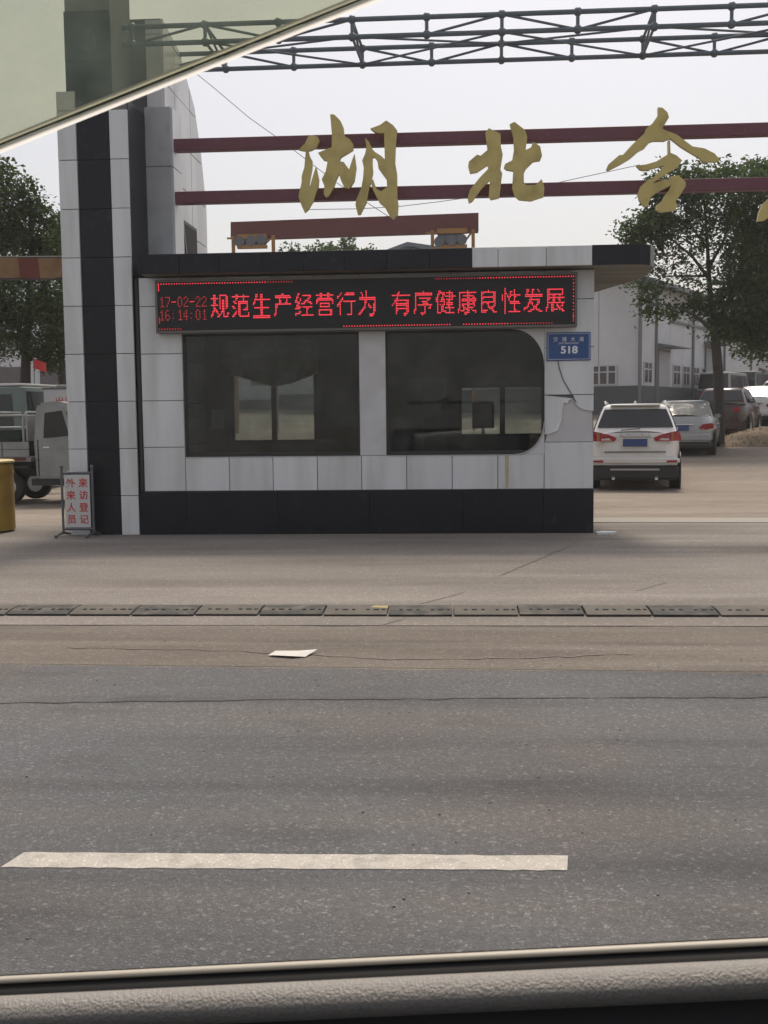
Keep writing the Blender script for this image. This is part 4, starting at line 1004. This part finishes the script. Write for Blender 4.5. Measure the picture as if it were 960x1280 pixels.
q = MB(); q.grid([[(-10.71+.06*i, 27.2+.03*math.sin(i*1.5), 3.1-.04*j-.02*i) for i in range(6)] for j in range(7)]); part('cloth', q, M['flag'], fg)

# ------------------------------------------------------------------ faded banner gantry at left
bn = thing('banner', 'faded red and tan banner sagging across in front of the left tree', 'banner', (-9.5, 22.0, 0))
xe, n = at(97, 330, 22).x, 12
for i in range(n):
    x0, x1 = -12.6+(xe+12.6)*i/n, -12.6+(xe+12.6)*(i+1)/n
    zs = lambda x: 4.49+.03*math.sin((x+12.6)*1.1)-.012*(x+10)
    rows = []
    for j in range(5):
        rows.append([(x0+(x1-x0)*k/4, 22+.03*math.sin(3*(x0+(x1-x0)*k/4))+.02*j, zs(x0+(x1-x0)*k/4)+.40*(1-j/4)) for k in range(5)])
    q = MB(); q.grid(rows); part('banner_panel', q, M['banner_red'] if i % 3 == 0 else M['banner_tan'], bn, smooth=True)
q = MB(); q.tube([(-12.7, 22.12, 4.93), (xe+.05, 22.12, 4.86)], .03, 6); q.tube([(-12.7, 22.12, 4.48), (xe+.05, 22.12, 4.44)], .03, 6); part('rail', q, M['frame_dk'], bn)
for x in (-12.68, xe+.03):
    q = MB(); q.tube([(x, 22.15, 0), (x, 22.15, 4.93)], .045, 8); part('post', q, M['frame_dk'], bn)

# ------------------------------------------------------------------ gantry crane behind the booth
gcn = thing('gantry_crane', 'maroon gantry crane girder on yellow end carriages beyond the booth roof', 'crane', (-3.6, 40, 0))
CY = 40.0
q = MB(); pts = [at(290, 279, CY), at(598, 267.5, CY), at(598, 289.5, CY), at(290, 299.5, CY)]
q.prism([(p_.x, p_.z) for p_ in pts], 'y', CY-.25, CY+.35); part('girder', q, M['crane_red'], gcn)
for px0, px1 in ((291, 346), (538, 594)):
    a, c_ = at(px0, 300, CY).x, at(px1, 300, CY).x
    zt_ = at((px0+px1)/2, 291 if px0 > 400 else 298, CY).z; zb = at((px0+px1)/2, 312, CY).z
    q = MB(); q.box(a+.25, c_-.3, CY-.5, CY-.28, zt_-.1, zt_+.08); q.box(a+.25, c_-.3, CY-.5, CY-.28, zb-.02, zb+.1); part('end_carriage', q, M['crane_yellow'], gcn)
    for x in (a+.08, c_-.08):
        q = MB(); q.box(x-.06, x+.06, CY-.36, CY-.26, .99, zt_+.05); part('leg', q, M['crane_yellow'], gcn)
    q = MB(); q.box(a-.15, a+.3, CY-.34, CY-.28, zt_-.06, zt_); part('ledge', q, M['crane_yellow'], gcn)
    xm = (a+c_)/2
    for k_, dx in enumerate((-.38, .05, .42)):
        q = MB(); q.lathe([(.001, -.1), (.19, -.1), (.19, .1), (.001, .1)], (xm+dx-.1, CY-.42, zb+.22+.03*k_), 'y', 14); part('trolley_wheel', q, M['stand'], gcn)
    q = MB(); q.box(xm-.55, xm+.35, CY-.38, CY-.30, zb+.1, zt_-.08); part('gearbox', q, M['stand'], gcn)
    q = MB(); q.tube([(c_-.1, CY-.3, zt_), (c_-.55, CY-.3, zb)], .035, 6); part('brace', q, M['crane_yellow'], gcn)
q = MB(); q.box(-9, 2, CY-.45, CY-.25, 7.0, 7.3); part('runway_beam', q, M['crane_red'], gcn)

# ------------------------------------------------------------------ factory hall at right
TH_ = R_(-29)
wh = thing('factory_hall', 'long white factory hall with dark plinth and blue grey roof behind the parked cars', 'factory', (8.42, 50, 0), TH_)
EA, PLT, GB = 7.48, 2.85, 1.45
LEN, WID = 46, 24
def whp(name, mb, mat, par=None, **k): return part(name, mb, M[mat], par or wh, wld=False, **k)
q = MB(); q.prism([(-WID, GB), (0, GB), (0, EA), (-WID/2, EA+2.6), (-WID, EA)], 'y', .06, LEN); whp('hall_core', q, 'wh_wall')
# profiled wall sheets on the long side and the gable, one by one
for i in range(23):
    q = MB(); y0, y1 = .08+i*2.0, .08+(i+1)*2.0-.03
    q.box(.0, .05, y0, y1, PLT, EA-.1); whp('wall_sheet', q, 'wh_wall')
q = MB()
for i in range(12):
    x0, x1 = -2*(i+1)+.03, -2*i
    zt0, zt1 = EA-.1+2.6*min(-x0, WID+x0)/(WID/2), EA-.1+2.6*min(-x1, WID+x1)/(WID/2)
    q = MB(); q.prism([(x0, PLT), (x1, PLT), (x1, zt1), (x0, zt0)], 'y', .0, .058); whp('wall_sheet', q, 'wh_wall')
q = MB(); q.box(-WID, .09, -.06, -.002, GB, PLT); q.box(.051, .11, -.002, LEN, GB, PLT); whp('plinth', q, 'wh_plinth')
for sg in (0, 1):
    rf = [(.7, EA-.12), (-WID/2, EA+2.6+.06), (-WID/2, EA+2.6+.26), (.7, EA+.10)]
    if sg: rf = [(-WID-x, z) for x, z in rf]
    q = MB(); q.prism(rf, 'y', -.5, LEN+.3); whp('roof', q, 'wh_roof')
q = MB(); q.box(.72, .86, -.5, LEN, EA-.16, EA+.02); whp('gutter', q, 'wh_dark')
q = MB(); q.box(.052, .16, 3.9, LEN, 5.95, 6.06); whp('ledge', q, 'wh_dark')
for y in (1.9, 7.6, 13.4, 19.2):
    q = MB(); q.tube([(.12, y, GB), (.12, y, EA-.15)], .06, 8); whp('downpipe', q, 'wh_dark')
q = MB(); q.tube([(.02, -.08, GB), (.02, -.08, EA)], .09, 8); whp('downpipe', q, 'wh_dark')
def window(y0, y1, z0, z1, cols):
    q = MB(); q.box(.051, .075, y0, y1, z0, z1); wn = whp('window', q, 'wh_win')
    q = MB()
    for k in range(cols+1):
        y = y0+(y1-y0)*k/cols; q.box(.06, .095, y-.035, y+.035, z0, z1)
    for z in (z0, z0+(z1-z0)*.66, z1): q.box(.06, .092, y0, y1, z-.03, z+.03)
    whp('frame', q, 'wh_frame', wn)
for y in (.35, 4.55, 6.1, 7.7, 9.3, 13.5, 15.2, 16.9, 20.5, 22.2, 24, 26, 28, 30): window(y, y+1.05, 2.98, 3.93, 2)
def gwin(x0, x1, z0, z1):
    q = MB(); q.box(x0, x1, -.012, -.001, z0, z1); wn = whp('window', q, 'wh_win')
    q = MB()
    for k in range(4): x = x0+(x1-x0)*k/3; q.box(x-.045, x+.045, -.05, -.006, z0, z1)
    for z in (z0, z0+(z1-z0)*.66, z1): q.box(x0, x1, -.046, -.006, z-.03, z+.03)
    whp('frame', q, 'wh_frame', wn)
gwin(-2.35, -1.12, 2.93, 3.80); gwin(-6, -4.2, 2.93, 3.8)
for y0, y1, zt_ in ((2.25, 3.9, 4.5), (9.9, 11.2, 5.0)):
    q = MB(); q.box(.06, .10, y0, y1, GB, zt_); dd = whp('door', q, 'wh_door')
    q = MB(); q.box(.07, .14, y0-.12, y0-.001, GB, zt_+.05); q.box(.07, .14, y0, y1, zt_+.001, zt_+.1); whp('frame', q, 'wh_dark', dd)
    q = MB(); q.prism([(.06, zt_+.18), (.06, zt_+.36), (1.0, zt_+.2), (1.0, zt_+.14)], 'y', y0-.3, y1+.4); whp('awning', q, 'wh_dark')
# second hall farther right, low brick outbuilding in front of it
w2 = thing('factory_hall', 'pale second factory hall with a window row, far behind the white cars', 'factory', (17.5, 74, 0), R_(-8))
q = MB(); q.box(0, 40, 0, 20, 1.6, 8.6); part('wall', q, M['wh_wall'], w2, wld=False)
q = MB(); q.box(-.3, 40.3, -.4, 20.3, 8.6, 8.95); part('roof', q, M['wh_roof'], w2, wld=False)
q = MB(); q.box(0, 40, -.06, -.002, 1.6, 3.4); part('plinth', q, M['wh_plinth'], w2, wld=False)
for i in range(10):
    q = MB(); q.box(.6+i*2.0, 1.8+i*2.0, -.04, -.003, 3.55, 4.9); wn = part('window', q, M['wh_win'], w2, wld=False)
    q = MB()
    for k in range(3): q.box(.6+i*2+k*.6-.04, .6+i*2+k*.6+.04, -.08, -.041, 3.55, 4.9)
    part('frame', q, M['wh_frame'], wn, wld=False)
sh_ = thing('brick_shed', 'low dull brick shed beyond the tree trunk', 'shed', (17.2, 69, 0), R_(-8))
q = MB(); q.box(0, 2.6, 0, 3, 1.6, 3.9); part('wall', q, M['brick_dull'], sh_, wld=False)
q = MB(); q.prism([(-.2, 3.9), (2.8, 3.9), (1.3, 4.5)], 'y', -.2, 3.2); part('roof', q, M['brick_dull'], sh_, wld=False)
q = MB(); q.box(1.5, 2.2, -.03, -.002, 1.7, 3.5); part('door', q, M['wh_dark'], sh_, wld=False)
# grey hall far left
w3 = thing('factory_hall', 'grey factory hall behind the left tree and the white vans', 'factory', (-44, 60, 0))
q = MB(); q.box(-44, -9, 60, 80, 1.5, 8.2); part('wall', q, M['wh_wall'], w3)
q = MB(); q.prism([(59.4, 8.2), (80.6, 8.2), (70, 10.6)], 'x', -44.4, -8.6); part('roof', q, M['wh_roof'], w3)
for i in range(14):
    q = MB(); q.box(-42.5+i*2.4, -41.1+i*2.4, 59.95, 59.998, 3.4, 4.6); part('window', q, M['wh_win'], w3)
q = MB(); q.box(-44, -9, 59.93, 59.997, 1.5, 2.6); part('plinth', q, M['wh_plinth'], w3)

# ------------------------------------------------------------------ trees
def tree(name, label, base, limbs, blobs, Y, leaf='leaf', lsize=.13, dens=1.0, tr_r=.15, depth=2.4, group='trees in the factory yard', seed=1):
    rnd = random.Random(seed)
    t = thing(name, label, 'tree', base, group=group)
    q = MB()
    for pts, r0, r1 in limbs:
        P = [at(a, b_, Y+dy) if True else 0 for a, b_, dy in pts]
        n = len(P); q.tube(P, [r0+(r1-r0)*i/(n-1) for i in range(n)], 9)
    leaves = MB(); vs = leaves.v; fs = leaves.f
    twigs = q
    for (px, py, rx, ry, dn) in blobs:
        c_ = at(px, py, Y); sx = rx/FPX*Y; sz = ry/FPX*Y; sy = min(depth, max(sx, sz)*1.1)
        cy = c_.y+rnd.uniform(-.5, .5)*sy*.5
        ncl = int(dn*dens*(62 if dn > .85 else 48)*(sx*sz*4/1.2+.5))
        for _ in range(ncl):
            while True:
                u = Vector((rnd.uniform(-1, 1), rnd.uniform(-1, 1), rnd.uniform(-1, 1)))
                if .12 < u.length < 1: break
            u = u*(u.length**-.35)
            k = Vector((c_.x+u.x*sx, cy+u.y*sy, c_.z+u.z*sz))
            cr = rnd.uniform(.16, .36)
            for _l in range(rnd.randint(9, 16)):
                p_ = k+Vector((rnd.gauss(0, cr*.55), rnd.gauss(0, cr*.55), rnd.gauss(0, cr*.42)))
                d1 = Vector((rnd.gauss(0, 1), rnd.gauss(0, 1), rnd.gauss(-.25, .6))).normalized()
                d2 = d1.cross(Vector((rnd.gauss(0, .6), rnd.gauss(0, .6), 1))).normalized()
                l = lsize*rnd.uniform(.7, 1.35); wd = l*.5
                o = len(vs)
                vs.append(tuple(p_-d1*l*.5)); vs.append(tuple(p_+d2*wd*.5)); vs.append(tuple(p_+d1*l*.5)); vs.append(tuple(p_-d2*wd*.5))
                fs.append((o, o+1, o+2, o+3)); leaves.mi.append(0)
    part('trunk', q, M['bark'], t, smooth=True)
    off = t.location
    me = bpy.data.meshes.new('crown'); me.from_pydata([(x-off.x, y-off.y, z-off.z) for x, y, z in leaves.v], [], leaves.f); me.materials.append(M[leaf])
    o = bpy.data.objects.new('crown', me); COL.objects.link(o); o.parent = t; o['kind'] = 'stuff'
    return t
T1 = [((899, 566, 0), (899, 520, 0), (898, 470, 0), (895, 430, 0), (893, 400, 0)), .17, .13], [((893, 402, 0), (888, 370, .1), (886, 340, .2), (884, 300, .3), (880, 250, .2)), .10, .03], \
     [((894, 410, 0), (910, 380, .4), (925, 340, .7), (935, 280, .8)), .11, .03], [((892, 415, 0), (870, 395, -.5), (850, 385, -.9), (825, 380, -1.2)), .06, .015], \
     [((887, 350, .1), (865, 320, -.3), (840, 300, -.6), (805, 290, -.8)), .055, .012], [((886, 335, .2), (905, 300, -.4), (915, 260, -.8)), .05, .015], [((896, 420, 0), (925, 395, -.6), (955, 370, -1.0)), .09, .03], \
     [((886, 345, .1), (850, 345, -.5), (820, 345, -.9)), .04, .01], [((884, 310, .3), (862, 280, .2), (850, 240, .2)), .04, .01]
B1 = [(792, 291, 20, 15, 1), (815, 285, 30, 22, 1), (838, 262, 36, 30, 1), (852, 228, 44, 22, .9), (885, 222, 40, 18, .8), (912, 250, 46, 36, 1), (850, 300, 40, 22, .8), (905, 290, 40, 22, .55),
      (950, 260, 42, 42, 1), (945, 325, 42, 48, 1.25), (925, 385, 36, 40, 1.4), (968, 380, 40, 60, 1.5), (826, 330, 30, 16, .6), (868, 330, 14, 12, .25), (800, 352, 16, 9, .45), (812, 366, 14, 12, .6), (830, 388, 22, 11, .7), (808, 385, 12, 10, .5),
      (864, 388, 20, 9, .6), (905, 412, 24, 14, .9), (955, 422, 28, 16, .8), (853, 352, 18, 10, .4), (1000, 300, 50, 90, 1), (1010, 230, 40, 40, 1), (900, 345, 24, 30, .5), (885, 375, 26, 18, .7)]
tree('leafy_tree', 'dark leafy tree with bare trunk standing right behind the silver sedan', (7.92, 33, zg(33)-.03), T1, B1, 33, 'leaf', .14, 1.0, seed=3)
T2 = [((985, 545, 0), (983, 470, 0), (980, 380, 0), (975, 300, 0)), .2, .12], [((980, 400, 0), (960, 360, .4), (940, 260, .6)), .09, .03]
tree('leafy_tree', 'second leafy tree farther back with its crown at the right edge of the photo', (at(985, 545, 42).x, 42, zg(42)-.03), T2,
     [(945, 213, 22, 12, 1), (970, 225, 35, 22, 1), (933, 437, 14, 15, .6), (965, 430, 30, 24, .8), (985, 330, 50, 70, 1), (925, 300, 25, 40, .5)], 42, 'leaf', .16, .8, seed=5)
TL = [((32, 512, 0), (32, 470, 0), (33, 430, 0), (36, 380, 0), (40, 310, 0), (38, 250, 0)), .16, .04], [((34, 430, 0), (10, 390, .3), (-10, 350, .5)), .08, .03], [((36, 390, 0), (60, 350, -.2), (66, 300, -.3)), .07, .02], [((34, 440, 0), (55, 452, -.5), (66, 470, -.6)), .03, .01]
BL = [(8, 262, 34, 42, 1.2), (-6, 222, 22, 28, 1), (33, 238, 16, 12, .8), (32, 285, 34, 30, 1.2), (18, 320, 46, 34, 1.3), (62, 300, 20, 20, 1), (50, 262, 12, 12, .6), (72, 282, 10, 14, .8), (60, 335, 26, 18, 1), (30, 375, 46, 34, 1.3), (12, 410, 34, 26, 1), (62, 395, 22, 34, 1.2), (70, 440, 14, 26, 1), (48, 436, 24, 14, .8), (22, 438, 26, 10, .5), (-30, 330, 40, 110, 1.2), (88, 330, 16, 60, 1), (95, 420, 14, 40, 1.0), (-5, 442, 14, 8, .4)]
tree('leafy_tree', 'dense dark green tree rising behind the faded banner at left', (at(32, 512, 28).x, 28, zg(28)-.03), TL, BL, 28, 'leaf', .13, 1.0, seed=9)
tree('leafy_tree', 'slender dark tree trunk and foliage close to the left side of the pylon', (at(80, 515, 31).x, 31, zg(31)-.03),
     [[((80, 515, 0), (78, 470, 0), (76, 430, 0), (80, 380, 0)), .14, .05], [((77, 450, 0), (64, 430, 0), (58, 400, 0)), .04, .012]], [(85, 400, 18, 40, 1), (70, 410, 16, 24, .8), (62, 450, 14, 12, .6), (90, 350, 16, 30, 1)], 31, 'leaf2', .13, 1.0, seed=11)
tree('leafy_tree', 'far off treetop peeping over the booth roof below the crane', (at(425, 400, 62).x, 62, zg(62)-.03), [[((425, 545, 0), (425, 400, 0), (425, 320, 0)), .3, .1]],
     [(437, 304, 10, 7, .7), (410, 309, 16, 6, .5), (370, 312, 26, 5, .4), (425, 320, 50, 12, .6)], 62, 'leaf', .25, .5, seed=13)
# soil mound with dry weeds
q = MB(); rows = []
for i in range(13):
    row = []
    for k in range(25):
        u, v = k/24*2-1, i/12*2-1
        h = max(0, (1-u*u)*(1-v*v))**.8*.5*(1+.12*math.sin(k*.7+i*1.1))+random.uniform(-.012, .018)
        y = 33.6+v*1.2; row.append((9.9+u*2.1, y, zg(y)-.03+h))
    rows.append(row)
q.grid(rows); o = part('soil_mound', q, M['dead'], smooth=True); tag(o, 'low mound of brown dry soil right of the tree trunk', 'mound')
q = MB()
for _ in range(350):
    u, v = random.uniform(-1, 1), random.uniform(-1, 1); x, y = 9.9+u*2.1, 33.6+v*1.2
    z = zg(y)+max(0, (1-u*u)*(1-v*v))**.8*.52; h = random.uniform(.01, .07); a = random.uniform(0, 6.28); dx, dy = .02*math.cos(a), .02*math.sin(a)
    q.quad_faces([(x-dx, y-dy, z-.05), (x+dx, y+dy, z-.05), (x+random.uniform(-.1, .1), y+random.uniform(-.1, .1), z+h)], [(0, 1, 2)])
part('weeds', q, M['weed'], None, kind='stuff')

# ------------------------------------------------------------------ overhead wires
def wire(label, pts, Y, r):
    q = MB(); P = [at(x, y, Y) for x, y in pts]; q.tube(P, r, 5); o = part('overhead_wire', q, M['wire']); tag(o, label, 'wire', 'overhead wires')
wire('thin wire slanting down from the pylon top past the left of the sign', [(238, 86), (270, 112), (310, 146), (352, 176), (420, 228), (500, 280)], 19, .006)
wire('thin wire running behind the two middle gold characters', [(380, 262), (450, 261), (500, 258), (550, 252), (592, 246), (680, 232), (800, 206)], 19, .006)

# ------------------------------------------------------------------ own car: door, window visor, shell
cr = thing('camera_car', 'car door in the near foreground with grey leather sill, black seal and pale trim strip', 'car', (0, .6, 0))
def sweep(name, prof, mat, x0, x1, zref, slope, n=24, par=cr, closed=True, **k):
    q = MB(); rows = []
    for i in range(n+1):
        x = x0+(x1-x0)*i/n
        rows.append([(x, y, zref+slope*x+z) for y, z in prof])
    q.grid(rows, wrap=closed)
    if closed: q.quad_faces(rows[0], [tuple(range(len(prof)))]); q.quad_faces(rows[-1], [tuple(range(len(prof)))])
    return part(name, q, M[mat], par, smooth=True, **k)
_a, _b = at(0, 1222, .64), at(960, 1174, .64); SL = (_b.z-_a.z)/(_b.x-_a.x); ZR = _a.z-SL*_a.x-.006
def circ(cy, cz, ry, rz, n=12): return [(cy+ry*math.cos(2*math.pi*i/n), cz+rz*math.sin(2*math.pi*i/n)) for i in range(n)]
sweep('belt_trim', circ(.638, .0055, .0030, .0019), 'trim', -1.0, 1.1, ZR, SL)
sweep('window_seal', [(.636, .0035), (.636, -.05), (.627, -.05), (.627, -.0035), (.629, -.0005), (.632, .0015)], 'seal', -1.0, 1.1, ZR, SL)
sweep('door_panel', [(.6268, .001), (.622, .0024), (.616, .0014), (.6125, -.0003), (.609, -.0035), (.6075, -.0065), (.608, -.0095), (.611, -.015), (.618, -.019), (.6268, -.019)], 'leather', -1.0, 1.1, ZR, SL, n=40)
sweep('lower_panel', [(.626, -.0215), (.617, -.03), (.612, -.06), (.60, -.14), (.575, -.2), (.57, -.3), (.59, -.34), (.58, -.75), (.655, -.75), (.655, -.06), (.64, -.055), (.626, -.05)], 'car_black', -1.0, 1.1, ZR, SL)
sweep('outer_skin', [(.655, .0), (.70, -.06), (.735, -.25), (.74, -.55), (.70, -.8), (.662, -.8), (.662, -.01)], 'car_silver', -1.0, 1.1, ZR, SL)
# smoked rain visor along the sloping window top
def vis(px, py, y): return at(px, py, y)
A, B_ = vis(-60, 209, .66), vis(520, -24, .66)
dirv = (B_-A); nrm = Vector((-dirv.z, 0, dirv.x)).normalized()
q = MB(); q.grid([[A+dirv*(i/16)+nrm*(.30*j/8)+Vector((0, -.03*(j/8)**2, 0)) for i in range(17)] for j in range(9)]); part('rain_visor', q, M['visor'], cr, smooth=True)
for lo, hi in ((-.0030, .0010), (.0022, .0050)):
    q = MB(); q.grid([[A+dirv*(i/16)+nrm*(lo+(hi-lo)*k/4)+Vector((0, .0012*((k-2)/2)**2-.001, 0)) for i in range(17)] for k in range(5)]); part('visor_edge', q, M['visor_edge'], cr, smooth=True)
q = MB(); q.tube([A+dirv*(i/8)+nrm*.0016+Vector((0, -.0006, 0)) for i in range(9)], .0007, 8); part('visor_groove', q, M['stand'], cr, smooth=True)
# pillar and shell out of frame
A2, B2 = A-dirv*.35+nrm*.27, B_+dirv*.10+nrm*.27
q = MB(); q.tube([A2+Vector((0, -.03, 0)), B2+Vector((0, -.03, 0))], .04, 10); part('window_frame', q, M['headliner'], cr, smooth=True)
q = MB(); q.tube([Vector((1.0, .6, 1.26)), Vector((1.0, .56, 1.80))], .05, 10); part('door_pillar', q, M['headliner'], cr)
q = MB(); q.box(-1.2, 1.9, -.85, .60, 1.86, 1.92); part('roof', q, M['headliner'], cr, bevel=.02)
q = MB(); q.box(-1.2, 1.9, -.85, .58, .42, .46); part('floor', q, M['car_black'], cr)
q = MB(); q.box(-1.6, 1.9, -.90, -.84, .42, 1.2); part('far_door', q, M['car_black'], cr)
q = MB(); q.box(1.2, 1.9, -.75, .5, .46, 1.45); part('rear_seat', q, M['car_black'], cr, bevel=.08)
q = MB(); q.box(-1.6, -1.15, -.83, .57, .46, 1.12); part('dashboard', q, M['car_black'], cr, bevel=.05)
for x in (-1.9, 2.0):
    for y in (.62, -.82): 
        q = MB(); r = .34; q.lathe([(.001, -.1), (r*.93, -.1), (r, -.07), (r, .07), (r*.93, .1), (.001, .1)], (x, y-.05, r), 'y', 20); part('wheel', q, M['rubber'], cr)
q = MB(); q.box(-2.6, 2.7, -.86, .655, .28, .42); part('underbody', q, M['car_black'], cr)

# pale shard of tile at the booth corner
q = MB(); q.prism([(1.80, 13.72), (1.98, 13.76), (2.06, 13.88), (1.9, 13.93), (1.79, 13.85)], 'z', .004, .03); o = part('tile_shard', q, M['tile']); tag(o, 'pale shard of broken tile lying at the foot of the booth corner', 'tile shard')
# ------------------------------------------------------------------ hazy air
hz = bpy.data.materials.new('haze'); hz.use_nodes = True
n = hz.node_tree; n.nodes.clear(); pv = n.nodes.new('ShaderNodeVolumePrincipled'); pv.inputs['Density'].default_value = .0010; pv.inputs['Color'].default_value = (1, .985, .97, 1); pv.inputs['Anisotropy'].default_value = .1
ou = n.nodes.new('ShaderNodeOutputMaterial'); n.links.new(pv.outputs[0], ou.inputs['Volume'])
q = MB(); q.box(-310, 310, -170, 430, -1.1, 16); part('haze', q, hz, kind='stuff')
